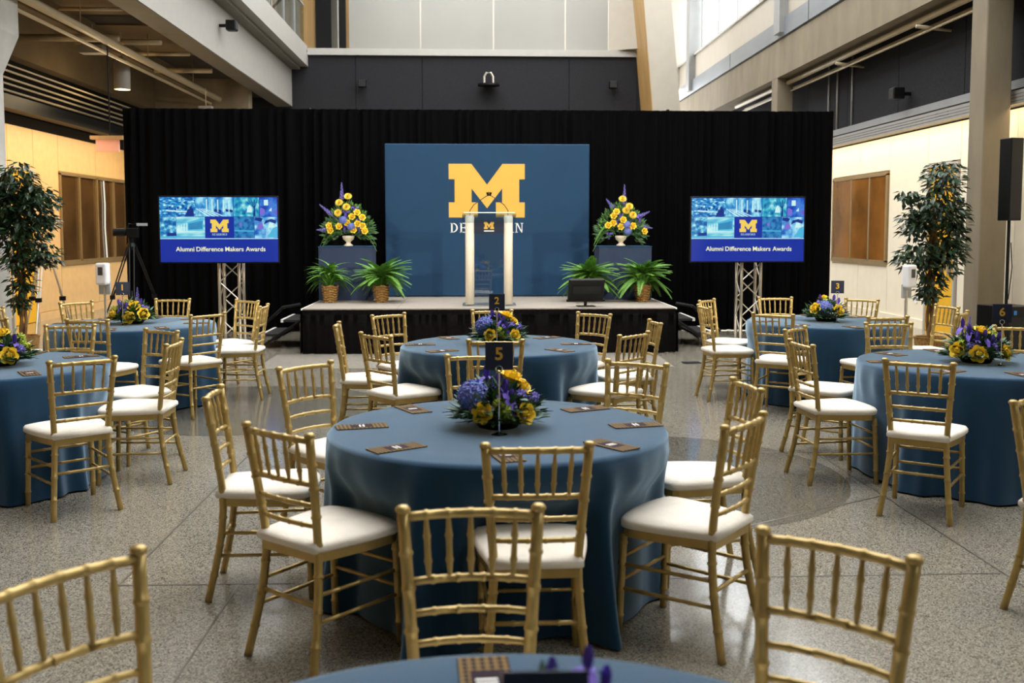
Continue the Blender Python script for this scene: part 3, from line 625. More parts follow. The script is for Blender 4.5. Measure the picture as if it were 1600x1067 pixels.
def leaf(b, p, d, l, w, nrm):
    d = Vector(d).normalized(); s = d.cross(Vector(nrm)).normalized()*w*.5; up = s.cross(d).normalized(); p = Vector(p); m = p+d*l*.45
    b.add([p, m+s+up*w*.12, p+d*l, m-s+up*w*.12, m], [(0, 4, 1), (4, 2, 1), (0, 3, 4), (4, 3, 2)])
ROSE = rose_mesh(M_rose); ROSEB = rose_mesh(M_rose, 1.25); MUM = mum_mesh(M_mum); HYD = cluster_mesh(M_hyd, 'hydrangea', .058, 64, .02, 1, .85); IRIS = iris_mesh(M_iris); CHAR = cluster_mesh(M_char, 'chartreuse_cluster', .024, 22, .014, 2); SPIKE = spike_mesh(M_lav); LILAC = cluster_mesh(M_lav, 'lavender_cluster', .026, 22, .014, 4)
def foliage_dome(seed, n, rx, h, m, lmin=.05, lmax=.09):
    r = random.Random(seed); b = MB()
    for i in range(n):
        a = r.uniform(0, TAU); e = r.random()**1.5*PI/2*.95; rr = r.uniform(.5, 1.)
        d = Vector((math.cos(a)*math.cos(e), math.sin(a)*math.cos(e), math.sin(e)*.8+.05)); p = Vector((d.x*rx*rr*.8, d.y*rx*rr*.8, .035+d.z*h*rr*.85)); l = r.uniform(lmin, lmax)
        dd = d+Vector((r.uniform(-.5, .5), r.uniform(-.5, .5), r.uniform(-.5, .25)))
        if p.z < .06: dd.z = max(dd.z, -.05)
        leaf(b, p, dd, l, l*r.uniform(.3, .5), Vector((r.uniform(-.4, .4), r.uniform(-.4, .4), 1)))
    return b.mesh('foliage', m)
FOL = [foliage_dome(i, 760, .25, .19, M_leaf, .045, .085) for i in range(3)]; FOLG = [foliage_dome(10+i, 90, .25, .26, M_leafg, .04, .075) for i in range(3)]
def aim(d): return Vector(d).to_track_quat('Z', 'Y').to_euler()
def centrepiece(x, y, z, label, items, k, rz=0):
    o = thing('flower_centrepiece', label, 'flowers', (x, y, z), rz)
    MB().lathe([(.09, 0), (.11, .03), (.11, .05), (.02, .07)], 20).build('dish', M_dish, o)
    stuff(put('foliage', FOL[k % 3], o, (0, 0, 0), (0, 0, k*1.7))); stuff(put('eucalyptus', FOLG[k % 3], o, (0, 0, 0), (0, 0, k*1.1)))
    NM = {'r': ('rose', ROSE), 'R': ('rose', ROSEB), 'h': ('hydrangea', HYD), 'i': ('iris', IRIS), 'c': ('chartreuse_cluster', CHAR), 's': ('delphinium', SPIKE), 'l': ('lavender_cluster', LILAC)}
    for t, px, py, pz, *sc in items:
        d = Vector((px, py-.03, pz*.8-.02)); s = sc[0] if sc else 1.
        if t in 'ls': d = Vector((px*.6, py*.4, 1))
        if t == 'i': d = Vector((px*.8, py-.05, .7))
        put(NM[t][0], NM[t][1], o, (px, py, pz), aim(d), s)
    return o
def sign(x, y, z, num, label, rz=0, hs=1.):
    o = thing('table_number', label, 'sign', (x, y, z), rz)
    MB().lathe([(.035, 0), (.035, .004), (.012, .012), (.006, .016)], 16).build('base', M_chrome, o); MB().tube([(0, 0, .01), (0, 0, .275*hs)], .0035, 8).build('stem', M_chrome, o)
    MB().tube([(.014*math.cos(TAU*i/14), 0, .29*hs+.014*math.sin(TAU*i/14)) for i in range(15)], .0028, 6, False).build('ring_clip', M_chrome, o)
    c = soft(MB().box(-.06, .06, .004, .008, .285*hs, .285*hs+.122).build('card', M_navy, o), .001)
    if num: put('numeral', text_mesh(num, .075, M_goldp, .002), o, (0, .002, .285*hs+.068), (PI/2, 0, 0))
    return o

# ------------------------------------------------------------------ chairs
def bam(path, r, nodes, n=9, cap_r=None):
    """bamboo-look rod: smooth path with small raised nodes at the given fractions"""
    pts = [Vector(p) for p in path]; L = [0]
    for a, c in zip(pts[:-1], pts[1:]): L.append(L[-1]+(c-a).length)
    T = L[-1]
    def at(s):
        s = max(0, min(T, s))
        for i in range(len(pts)-1):
            if s <= L[i+1]+1e-9: return pts[i].lerp(pts[i+1], (s-L[i])/max(1e-9, L[i+1]-L[i]))
    S = [(0, 1), (T, 1)]
    for f in nodes:
        S += [(f*T-.008, 1.0), (f*T-.003, 1.22), (f*T+.003, 1.22), (f*T+.008, 1.0)]
    for l in L[1:-1]: S.append((l, 1.))
    S = sorted(x for x in S if 0 <= x[0] <= T); P = [at(s) for s, _ in S]; Rr = [r*k for _, k in S]
    return MB().tube(P, Rr, n)
def smooth_path(ctrl, n=14):
    out = []; m = len(ctrl); C = [Vector(c) for c in ctrl]; C = [2*C[0]-C[1]]+C+[2*C[-1]-C[-2]]
    for i in range(m-1):
        for j in range(n//(m-1)+1):
            t = j/(n//(m-1)+1); a, b_, c, d = C[i:i+4]; out.append(.5*((2*b_)+(c-a)*t+(2*a-5*b_+4*c-d)*t*t+(3*b_-a-3*c+d)*t**3))
    return out+[C[-2]]
POST = [(.19, -.005, 0), (.163, .045, .24), (.15, .062, .44), (.160, .045, .62), (.181, .002, .905)]
def post_x(z):
    for (x0, y0, z0), (x1, y1, z1) in zip(POST[:-1], POST[1:]):
        if z0 <= z <= z1: t = (z-z0)/(z1-z0); return x0+(x1-x0)*t, y0+(y1-y0)*t
def chair_meshes():
    C = []
    for s in (-1, 1):
        b = bam([(s*p.x, p.y, p.z) for p in smooth_path(POST, 16)], .0165, [.13, .27, .41, .54, .66, .78, .88], 10)
        b.lathe([(.016, 0), (.0205, .004), (.0205, .012), (.014, .019), (.003, .021)], 10, (s*.181, .002, .902)); C.append(('back_post', b.mesh('back_post', M_gold, True)))
    for s in (-1, 1): C.append(('front_leg', bam([(s*.192, .452, 0), (s*.182, .435, .43)], .0155, [.2, .45, .7, .9]).mesh('front_leg', M_gold, True)))
    def rail(z, r, nodes, bow=.022):
        x, y = post_x(z); P = [(x*(2*i/8-1), y-bow*(1-(2*i/8-1)**2), z+.004*(1-(2*i/8-1)**2)) for i in range(9)]; return bam(P, r, nodes)
    C.append(('top_rail', rail(.89, .0125, [.17, .33, .5, .67, .83]).mesh('top_rail', M_gold, True)))
    for z, r in ((.722, .0105), (.64, .0095), (.56, .0095)): C.append(('back_rail', rail(z, r, [.2, .4, .6, .8]).mesh('back_rail', M_gold, True)))
    xa, ya = post_x(.722); xb, yb = post_x(.89)
    for i in range(5):
        f = (i-2)/3.0; bo = .022*(1-f*f); P = [(xa*f, ya-bo, .722), (xb*f, yb-bo, .89)]
        a, c = Vector(P[0]), Vector(P[1]); b = MB(); prof = [(0, .006), (.1, .0062), (.25, .0085), (.3, .011), (.35, .0085), (.5, .008), (.63, .0085), (.68, .011), (.73, .0085), (.9, .0062), (1, .006)]
        C.append(('spindle', b.tube([a.lerp(c, t) for t, _ in prof], [q for _, q in prof], 8).mesh('spindle', M_gold, True)))
    def outline(g):
        pts = [(-.155-g, .045-g), (.155+g, .045-g)]; 
        for i in range(9):
            t = i/8; pts.append((.155+.05*math.sin(t*PI/2)+g if i < 8 else .205+g, .06+.34*t))
        for i in range(1, 10):
            a = i/10*PI; pts.append(((.205+g)*math.cos(a*.999), .40+(.062+g)*math.sin(a)**.7))
        for i in range(8, -1, -1):
            t = i/8; pts.append((-(.155+.05*math.sin(t*PI/2)+g), .06+.34*t))
        return pts
    o1 = outline(0); C.append(('seat_frame', MB().prism(o1, .422, .458).mesh('seat_frame', M_gold)))
    b = MB(); vs = []; lev = [(.006, .458), (.014, .466), (.014, .484), (.004, .496)]
    for g, z in lev: vs += [(x, y, z) for x, y in outline(g)]
    n = len(o1)
    for k, z in ((.8, .507), (.5, .513), (.2, .515)): vs += [(x*k, .25+(y-.25)*k, z) for x, y in o1]
    m = len(lev)+3; fs = [(j*n+i, j*n+(i+1) % n, (j+1)*n+(i+1) % n, (j+1)*n+i) for j in range(m-1) for i in range(n)]+[tuple(range((m-1)*n, m*n)), tuple(range(n))[::-1]]
    C.append(('seat_cushion', b.add(vs, fs).mesh('seat_cushion', M_cush, True)))
    for s in (-1, 1):
        for z in (.30, .20):
            x, y = post_x(z); t = z/.43; C.append(('stretcher', bam([(s*x, y, z), (s*(.192-.01*t), .452-.017*t, z)], .008, [.25, .5, .75], 7).mesh('stretcher', M_gold, True)))
    for z in (.33, .235): C.append(('stretcher', bam([(-.185, .44, z), (.185, .44, z)], .008, [.25, .5, .75], 7).mesh('stretcher', M_gold, True)))
    x, y = post_x(.26); C.append(('stretcher', bam([(-x, y, .26), (x, y, .26)], .009, [.25, .5, .75], 7).mesh('stretcher', M_gold, True)))
    return C
CH = chair_meshes()
DIRS = ['stage side', 'stage and loudspeaker side', 'loudspeaker side', 'loudspeaker side away from stage', 'side opposite the stage', 'tripod side away from stage', 'tripod side', 'stage and tripod side']
TN = {1: 'table one', 2: 'table two', 3: 'table three', 4: 'the maple wall table', 5: 'table five', 6: 'table six', 8: 'the table with tall iris'}
WORD = {'1': 'one', '2': 'two', '3': 'three', '5': 'five', '6': 'six'}
TC = {1: (-3.25, 9.62), 2: (.205, 7.74), 3: (3.47, 9.6), 4: (-3.2, 6.66), 5: (.114, 4.47), 6: (3.4, 6.55), 8: (.05, 1.29)}
CHAIRS = [(5,4,.223,3.388,91),(5,5,-.729,3.686,50),(5,6,-1.189,4.568,4),(5,7,-.922,5.484,-41),(5,0,.03,5.863,-90),(5,1,.921,5.515,-125),(5,2,1.321,4.708,-174),(5,3,1.063,3.803,141),
(2,4,.154,6.67,88),(2,5,-.69,7.06,41),(2,6,-1.07,7.869,3),(2,7,-.742,8.777,-46),(2,0,.18,9.2,-91),(2,1,1.082,8.801,-135),(2,2,1.48,7.987,-176),(2,3,1.157,7.05,137),
(1,0,-3.232,10.85,-92),(1,3,-2.339,8.872,143),(1,1,-2.382,10.618,-130),(1,2,-2.053,9.877,180),(1,4,-3.186,8.33,80),(1,7,-4.09,10.42,-35),(1,6,-4.5,9.55,5),(1,5,-4.06,8.62,50),
(4,1,-2.309,7.455,-125),(4,2,-1.979,6.656,-179),(4,0,-3.14,7.87,-86),(4,3,-2.234,5.762,130),
(3,7,2.492,10.479,-38),(3,6,2.26,9.621,5),(3,0,3.339,10.838,-91),(3,5,2.655,8.675,55),(3,1,4.196,10.546,-137),(3,4,3.557,8.361,97),(3,2,4.65,9.55,-172),(3,3,4.43,8.8,141),
(6,7,2.436,7.401,-42),(6,6,2.164,6.448,5),(6,0,3.319,7.79,-92),(6,5,2.512,5.474,56),(6,1,4.2,7.44,-120),(6,3,4.28,5.62,134),
(8,0,-.006,2.612,-89),(8,1,.856,2.273,-130),(8,7,-.889,2.153,-38)]
def place_chair(x, y, face, label, group):
    o = thing('banquet_chair', label, 'chair', (x, y, 0), R(face-90), group)
    for nm, me in CH: put(nm, me, o)
    return o
for t, d, x, y, f in CHAIRS:
    place_chair(x, y, f, 'gold chair with ivory cushion at %s, %s' % (TN[t], DIRS[d]), 'gold chairs around the round tables')
place_chair(2.47, 4.27, -52, 'gold chair turned away from table six towards bare floor', 'gold chairs around the round tables')

# ------------------------------------------------------------------ tables and cloths
def cloth_mesh(t, seed):
    r = random.Random(seed); N = 240; r0 = .762; Tm = [(k, r.uniform(0, TAU), r.uniform(.4, 1.)) for k in (9, 11, 13, 16, 19, 24, 31)]; sw = sum(q[2] for q in Tm)
    cx, cy = TC[t]; ind = []
    for tt, d, x, y, f in CHAIRS:
        if tt != t: continue
        fx, fy = math.cos(R(f)), math.sin(R(f)); px, py = x+fx*.475-cx, y+fy*.475-cy; rr = math.hypot(px, py)
        ind.append((math.atan2(py, px), rr-.012))
    lev = [(0, .3, .762), (0, .6, .762), (0, .735, .762), (0, .756, .757), (0, .766, .745)]
    zs = [.70, .64, .58, .53, .48, .42, .35, .27, .19, .11, .05, .012]
    vs = [(0, 0, .762)]
    for k in range(N):
        pass
    rows = []
    for _, rad, z in lev: rows.append([(rad*math.cos(TAU*k/N), rad*math.sin(TAU*k/N), z) for k in range(N)])
    for z in zs:
        u = (.745-z)/.745; row = []
        for k in range(N):
            a = TAU*k/N; f = sum(c*math.sin(m*a+p) for m, p, c in Tm)/sw*1.7
            f = f if f > 0 else f*.6
            rad = .768+.035*u+.075*u**.8*f+(.02*u**6)
            for ia, ir in ind:
                da = abs((a-ia+PI) % TAU-PI)*rad
                wgt = 1/(1+math.exp((da-.27)/.035)); wz = 1/(1+math.exp((z-.585)/.03))
                lim = max(.45, ir); 
                if rad > lim: rad = rad-(rad-lim)*min(1, wgt*1.04)*wz
            row.append((rad*math.cos(a), rad*math.sin(a), z))
        rows.append(row)
    for row in rows: vs += row
    fs = [(0, 1+k, 1+(k+1) % N) for k in range(N)]
    for j in range(len(rows)-1):
        fs += [(1+j*N+k, 1+(j+1)*N+k, 1+(j+1)*N+(k+1) % N, 1+j*N+(k+1) % N) for k in range(N)]
    return MB().add(vs, fs).mesh('tablecloth', M_cloth, True)
card_me = MB().box(-.052, .052, -.115, .115, 0, .004).mesh('program_cover', M_card); cent_me = MB().box(-.03, .03, -.05, .05, .004, .0047).mesh('title_panel', M_cardc); ttl_me = MB().box(-.022, .022, -.012, -.004, .0047, .005).box(-.022, .022, .004, .012, .0047, .005).mesh('title_lines', M_whitep)
for t, (cx, cy) in TC.items():
    nm = TN[t]
    o = thing('round_table', 'round folding table under navy cloth, %s' % nm, 'table', (cx, cy, 0), 0, 'round banquet tables')
    MB().lathe([(.74, .735), (.745, .745), (.74, .755)], 40).build('tabletop', M_wood, o)
    for q in range(4): a = PI/4+PI/2*q; MB().tube([(.36*math.cos(a), .36*math.sin(a), 0), (.36*math.cos(a), .36*math.sin(a), .735)], .016, 8).build('leg', M_blackm, o)
    tag(put('tablecloth', cloth_mesh(t, 40+t), None, (cx, cy, 0)), 'floor length navy tablecloth draped over %s' % nm, 'tablecloth', 'navy tablecloths')
    for q in range(8):
        a = TAU*q/8+rnd.uniform(-.06, .06); rr = .615+rnd.uniform(-.015, .015)
        p = thing('program_card', 'dark program card with gold pattern lying on %s' % nm, 'program', (cx+rr*math.cos(a), cy+rr*math.sin(a), .7632), a-PI/2+rnd.uniform(-.12, .12)+(R(-14) if q % 2 else R(8)), 'programs on %s' % nm)
        put('cover', card_me, p); put('title_panel', cent_me, p); put('title_lines', ttl_me, p)
TZ = .7625
A = [('h', -.115, -.05, .15, 1.15), ('r', -.07, -.165, .09, 1.0), ('r', .115, -.155, .085, 1.0), ('R', .06, .02, .215, 1.1), ('r', .11, -.02, .18), ('i', .03, -.09, .17), ('i', .0, -.05, .19), ('i', .055, -.11, .13), ('c', .03, -.14, .09, 1.2), ('c', .0, -.13, .12), ('c', .14, -.04, .1), ('l', .1, -.08, .15), ('l', -.1, -.12, .1), ('l', .16, -.03, .13), ('r', -.1, .12, .1), ('r', .1, .13, .12), ('i', -.05, .02, .22), ('h', .0, .13, .14, .9)]
B = [('r', -.17, -.08, .09, 1.15), ('r', -.07, -.16, .075, 1.2), ('r', .12, -.14, .08, 1.2), ('R', .02, -.02, .21, .95), ('i', -.08, -.05, .2), ('i', -.1, .0, .235), ('i', -.05, -.1, .16), ('i', .04, -.12, .14), ('i', .0, -.1, .17), ('s', -.05, 0, .17, .55), ('i', .12, -.05, .15), ('l', .16, -.06, .11), ('c', .12, .02, .17, 1.4), ('c', .15, 0, .13, 1.2), ('c', -.13, -.05, .13), ('c', .02, -.06, .16), ('l', -.1, -.12, .12), ('r', .0, .15, .1), ('r', .13, .1, .11)]
C_ = [('r', -.14, -.09, .13, 1.2), ('r', .06, -.15, .12, 1.2), ('r', -.02, .03, .22, 1.1), ('h', -.05, -.09, .14, 1.15), ('i', .06, -.02, .2), ('l', .12, -.04, .14), ('i', .1, -.03, .17), ('c', -.03, -.05, .19, 1.2), ('c', .02, -.12, .13), ('l', .15, -.02, .1), ('r', .05, .15, .1), ('i', -.06, .02, .2)]
D_ = [('r', -.14, -.11, .1, 1.25), ('r', .02, -.16, .07, 1.25), ('r', .14, -.12, .1, 1.25), ('R', .03, -.06, .17, 1.1), ('s', .05, .0, .19, .6), ('i', -.07, -.06, .16), ('i', -.02, -.09, .15), ('l', -.1, -.02, .17), ('i', .09, -.02, .18), ('l', .14, -.04, .14), ('i', -.12, .0, .17), ('c', -.16, -.02, .14, 1.1), ('c', -.05, .0, .2), ('r', .0, .15, .1), ('h', -.1, .1, .13)]
for t, items, k, lab in ((5, A, 0, 'low centrepiece of blue hydrangea, yellow roses and purple iris on table five'), (2, A, 1, 'low centrepiece of blue hydrangea and yellow roses on table two'), (1, D_, 2, 'low centrepiece of yellow roses and purple delphinium on table one'), (3, C_, 3, 'low centrepiece of yellow roses and blue hydrangea on table three'), (6, B, 4, 'low centrepiece with purple iris and chartreuse sprigs on table six'), (4, B, 5, 'low purple and yellow centrepiece on the maple wall table')):
    cx, cy = TC[t]; centrepiece(cx+(.0 if t != 4 else .08), cy, TZ, lab, items, k)
ce8 = centrepiece(.12, 1.36, TZ, 'low centrepiece with tall purple iris on the table opposite the stage', [('i', .05, .08, .23, .6), ('i', .0, .11, .2, .6), ('i', .08, .1, .19, .6), ('i', .08, -.02, .18, .8), ('l', .0, .05, .15), ('r', .1, -.1, .1), ('r', -.12, .05, .1), ('h', -.1, -.08, .13)], 6)
for t, num in ((5, '5'), (2, '2'), (1, '1'), (3, '3'), (6, '6')):
    cx, cy = TC[t]; dx = {5: 0, 2: -.02, 1: -.02, 3: .03, 6: .06}[t]
    sign(cx+dx, cy-.2, TZ, num, 'navy sign with gold numeral %s on a chrome stem' % WORD[num], R({5: 0, 2: 0, 1: 8, 3: -12, 6: -14}[t]))
sign(.1, 1.33, TZ, None, 'navy sign on a chrome stem at the table with tall iris', 0, .55)
# twig reaching from centrepiece 5
ctr = [o for o in bpy.data.objects if o.name.startswith('flower_centrepiece')][0]
MB().tube([(-.1, -.03, .1), (-.17, -.06, .085), (-.25, -.08, .08)], [.004, .003, .0015], 5).tube([(-.17, -.06, .085), (-.22, -.04, .12)], [.003, .001], 5).build('twig', M_twig, ctr)

# ------------------------------------------------------------------ tall stage arrangements
def tall(x, y, z, label, sc, urn, mums, roses, spikes, puffs, hyds, seed):
    o = thing('flower_arrangement', label, 'flowers', (x, y, z)); r = random.Random(seed)
    MB().lathe([(.065, 0), (.07, .015), (.035, .04), (.03, .06), (.075, .1), (.09, .14), (.085, .155), (.075, .15)], 24).build('urn', M_stone, o, True)
    P = lambda u, v, d=0.: Vector(((u-urn[0])*sc, -.06-d, (urn[1]-v)*sc))
    def face(p): return aim((p.x*.6, -.5, max(.1, p.z-.25)*.9))
    for u, v in mums: p = P(u, v, .02); put('chrysanthemum', MUM, o, p, face(p), 1.35)
    for u, v in roses: p = P(u, v, .06); put('rose', ROSE, o, p, face(p), 1.05)
    for u0, v0, u1, v1 in spikes: a, c = P(u0, v0), P(u1, v1); put('delphinium', SPIKE, o, a, aim(c-a), (1, 1, (c-a).length/.26))
    for u, v in puffs: p = P(u, v, .03); put('iris', IRIS, o, p, face(p), .95)
    for u, v in hyds: p = P(u, v, .05); put('hydrangea', HYD, o, p, face(p), .95)
    b = MB(); c0 = Vector((0, 0, .16))
    for i in range(520):
        a = r.uniform(-.15*PI, 1.15*PI); rad = r.random()**.6; ex, ez = math.cos(a)*.36*rad, math.sin(a)*.44*rad*(1-.25*abs(math.cos(a)))
        p = Vector((ex, r.uniform(-.12, .14)*(1-rad*.5), .2+ez)); d = (p-c0)+Vector((r.uniform(-.1, .1), r.uniform(-.15, .1), r.uniform(-.08, .08))); l = r.uniform(.045, .1); leaf(b, p, d, l, l*.35, (r.uniform(-.5, .5), -1, .3))
    stuff(b.build('foliage', M_leaf, o)); g = MB()
    for i in range(140):
        a = r.uniform(.1, PI-.1); rad = r.uniform(.4, 1); p = Vector((math.cos(a)*.33*rad, r.uniform(-.1, .05), .22+math.sin(a)*.42*rad)); l = r.uniform(.03, .06); leaf(g, p, p-c0, l, l*.4, (0, -1, .4))
    stuff(g.build('light_foliage', M_fern, o))
    for s, lft in ((-1, .0), (1, .05), (-1, .1), (1, -.03)):
        f = put('palm_leaf', FR[(seed+int(lft*50)) % 5], o, (s*.08, -.02, .17+lft), (0, R(-8), R(180 if s < 0 else 0)+r.uniform(-.3, .3)), .75)
tall(-1.85, 14.98, SZ+.811, 'tall yellow and purple flower arrangement in cream urn, nearer the tripod', .0019, (333, 587), [(340,205),(272,252),(327,285),(262,330)], [(410,325),(450,363),(370,358),(333,405),(413,412),(380,460),(468,468),(452,430),(270,432),(193,428),(203,465)], [(290,240,290,90),(225,355,115,262),(185,460,90,460)], [(320,325),(390,290),(425,445),(310,440),(420,385)], [(300,385),(362,435)], 1)
tall(2.24, 14.98, SZ+.811, 'tall yellow and purple flower arrangement in cream urn, above the monitor', .0027, (432, 407), [(435,150),(473,190),(455,212),(492,237)], [(400,217),(385,240),(383,280),(438,262),(425,300),(355,292),(493,295),(557,325),(475,300)], [(447,190,447,65),(390,200,345,145),(515,250,590,215),(545,300,605,308)], [(425,235),(360,343),(405,265),(530,250)], [(460,290),(465,325)], 2)

# ------------------------------------------------------------------ ficus trees
def ficus(x, y, label, blobs, seed, top):
    r = random.Random(seed); o = thing('ficus_tree', label, 'tree', (x, y, 0))
    MB().lathe([(.16, 0), (.19, .28), (.2, .3), (.17, .3), (.16, .26)], 24).build('planter', M_wick, o)
    for k in range(3):
        MB().tube([(.035*math.cos(k*2.1+z*5), .035*math.sin(k*2.1+z*5), z) for z in [.2+i*.1 for i in range(int((top-.5)/.1))]], .02, 6).build('trunk', M_bark, o)
    br = MB()
    for bx, bz, rx, rz, n in blobs: br.tube([(0, 0, max(.6, bz-.35)), (bx*.5, 0, bz-.15), (bx, 0, bz)], [.012, .008, .004], 5)
    br.build('branches', M_bark, o); b = MB()
    for bx, bz, rx, rz, n in blobs:
        for i in range(int(n*1.7)):
            d = Vector((r.gauss(0, 1), r.gauss(0, 1), r.gauss(0, 1))).normalized()*r.random()**.45
            p = Vector((bx+d.x*rx, d.y*min(rx, .34), bz+d.z*rz)); l = r.uniform(.08, .135); leaf(b, p, (d.x+r.uniform(-.5, .5), d.y+r.uniform(-.5, .5), -.35+r.uniform(-.6, .4)), l, l*.46, (r.uniform(-.6, .6), r.uniform(-.6, .6), 1))
    stuff(b.build('foliage', M_ficus, o)); return o
ficus(-5.78, 13.0, 'green ficus tree in front of the flared concrete column', [(.0, 2.27, .27, .27, 260), (-.14, 1.97, .34, .27, 300), (.25, 2.02, .25, .24, 200), (.33, 1.78, .14, .12, 60), (.03, 1.66, .33, .27, 300), (.3, 1.34, .18, .16, 90), (.0, 1.3, .27, .2, 190), (.0, .96, .16, .18, 90), (-.04, .72, .1, .1, 40), (-.33, 1.8, .25, .3, 150), (-.3, 2.15, .18, .2, 110)], 5, 2.3)
ficus(5.82, 12.4, 'dark ficus tree against the cream wall beside concrete column', [(.12, 2.3, .24, .25, 200), (.05, 1.93, .34, .3, 300), (-.35, 2.08, .13, .09, 45), (-.22, 1.75, .22, .2, 120), (-.18, 1.3, .28, .24, 190), (.14, 1.36, .28, .3, 250), (-.03, .92, .18, .2, 110), (.25, 1.75, .2, .4, 160)], 6, 2.3)

# ------------------------------------------------------------------ screens on truss stands
S1 = ['#0a3f96', '#1668b8', '#2ba3d6', '#bfeef0']
SCR = [mat_screen('picture_%d' % i, st, sc, sd, stt) for i, (st, sc, sd, stt) in enumerate([(S1, 22, 1.1, (1, 1, 2)), (['#0d4aa6', '#2c8fd0', '#8fd8ee', '#d8f4f6'], 9, 2.2, (1, 1, .6)), (['#0a4a8c', '#1c86ba', '#35b6c8', '#a8e2ea'], 14, 3.1, (1, 1, 1)), (['#0b2f98', '#1c56c0', '#3a82d8', '#6a5ac8'], 10, 4.2, (1, 1, 1)), (['#0c4a9a', '#1e78b8', '#56b8da', '#c4eef2'], 16, 5.5, (1, 1, 1)), (['#2a8cc4', '#6cc6de', '#a8e6ea', '#d6f6f2'], 5, 6.1, (.6, 1, 2.5)), (['#0a3f8c', '#1a6aae', '#2a8abc', '#5a6ac8'], 18, 7.7, (1, 1, 1)), (['#1c5ab8', '#4a9ad8', '#8fd2ec', '#c8ecf4'], 9, 8.3, (1, 1, 1))])]
E_blue = mat_emit('screen_blue', '#0a2c9c', 1.); E_dk = mat_emit('screen_dark', '#0a2f86', 1.); E_lt = mat_emit('screen_light', '#c8f0f2', 1.); E_cy = mat_emit('screen_cyan', '#4ab4dc', 1.); E_pu = mat_emit('screen_purple', '#7a6cd0', 1.); E_tx = mat_emit('screen_text', '#f2f2c0', 1.); E_mz = mat_emit('screen_maize', '#f2cf5a', 1.)
PIC = [(105,520,55,283,0),(524,970,55,283,1),(976,1277,55,283,2),(1284,1492,55,283,3),(105,293,288,543,4),(297,633,288,543,5),(978,1215,288,543,6),(1220,1492,288,543,7)]
def tv(cx, y, label, tlabel, rz):
    W, H = 1.68, .945; o = thing('display_screen', label, 'television', (cx, y, 1.19), rz)
    soft(MB().box(-W/2-.018, W/2+.018, 0, .06, -.018, H+.018).build('housing', M_black, o), .006)
    def uv(x, v): return ((x-105)/1390-.5)*W, H-(v-52)/775*H
    x0, z1 = uv(105, 52); x1, z0 = uv(1495, 827); sp = MB().box(x0, x1, -.002, .001, z0, z1).build('screen', E_blue, o)
    def poly(pts, m, nm='picture_detail', d=-.005, par=sp):
        return MB().prism([uv(*p) for p in pts], d, d-.0008, 'y').build(nm, m, par)
    for a, b_, c, d, i in PIC: poly([(a, d), (b_, d), (b_, c), (a, c)], SCR[i], 'picture', -.0025)
    poly([(105, 552), (1495, 552), (1495, 544), (105, 544)], E_lt, 'rule', -.003)
    # corridor with windows
    for k in range(5):
        xx = 650+k*66; poly([(xx, 230), (xx+14, 232), (xx+14, 75+k*3), (xx, 80+k*3)], E_lt)
    for k in range(4): poly([(530+k*30, 190), (545+k*30, 190), (690+k*60, 280), (660+k*60, 280)], E_lt)
    for xx in (745, 880): poly([(xx, 225), (xx+85, 235), (xx+85, 205), (xx, 195)], E_dk)
    # audience heads and table
    for k in range(11): cxh, cyh = 165+k*31, 150+(k*37 % 50); poly([(cxh+13*math.cos(TAU*q/8), cyh+13*math.sin(TAU*q/8)) for q in range(8)], E_lt if k % 3 == 0 else E_dk)
    poly([(170, 220), (420, 235), (430, 222), (190, 205)], E_lt); poly([(400, 280), (510, 280), (500, 190), (450, 165)], E_dk)
    # tree and dome
    poly([(1205, 280), (1235, 280), (1228, 170), (1214, 170)], E_dk)
    for dx in (-75, -40, 0, 35): poly([(1216, 190), (1226, 190), (1226+dx, 80), (1218+dx, 78)], E_dk)
    poly([(1130, 235), (1195, 235), (1190, 170), (1165, 145), (1140, 170)], E_lt)
    poly([(1335, 150), (1385, 150), (1385, 85), (1335, 85)], E_lt); poly([(1286, 260), (1340, 260), (1345, 200), (1300, 175), (1286, 190)], E_pu); poly([(1390, 215), (1425, 220), (1425, 175)], E_lt)
    # campus building
    poly([(300, 470), (632, 470), (632, 462), (300, 455)], E_lt); poly([(430, 450), (615, 440), (615, 300), (430, 355)], E_cy); poly([(440, 440), (605, 430), (605, 335), (440, 370)], E_dk)
    for k in range(4): xx = 320+k*32; poly([(xx, 455), (xx+12, 455), (xx+12, 385-k*8), (xx, 390-k*8)], E_lt)
    poly([(190, 515), (296, 515), (296, 478), (190, 478)], E_dk); poly([(105, 540), (633, 540), (633, 520), (105, 520)], E_cy)
    poly([(980, 460), (1213, 465), (1213, 452), (980, 447)], E_cy); poly([(1035, 390), (1070, 395), (1070, 360), (1040, 358)], E_pu)
    # two people bent over a desk
    poly([(1225, 330), (1300, 345), (1320, 310), (1290, 292), (1225, 292)], E_dk); poly([(1245, 440), (1330, 430), (1310, 350), (1262, 372)], E_pu)
    poly([(1330, 380), (1400, 345), (1470, 370), (1480, 330), (1420, 312), (1350, 330)], E_dk); poly([(1380, 420), (1440, 410), (1445, 360), (1395, 355)], E_lt); poly([(1370, 535), (1490, 535), (1490, 400), (1440, 420)], E_cy)
    lg = poly([(638, 543), (972, 543), (972, 288), (638, 288)], E_blue, 'logo_tile', -.0025)
    xx, zz = uv(805, 470); put('logo_letter', block_m(215/1390*W, E_mz), lg, (xx, -.004, zz)); xx, zz = uv(805, 510); put('logo_word', serif_word('DEARBORN', .03, E_lt, .87), lg, (xx, -.004, zz))
    ws = [text_mesh(q, .1, E_tx, .0016) for q in ('Alumni', 'Difference', 'Makers', 'Awards')]
    ex_ = [(min(v.co.x for v in m_.vertices), max(v.co.x for v in m_.vertices)) for m_ in ws]; tot = sum(q[1]-q[0] for q in ex_)+3*.032
    k_ = 1060/1390*W/tot; xx, zz = uv(285, 676)
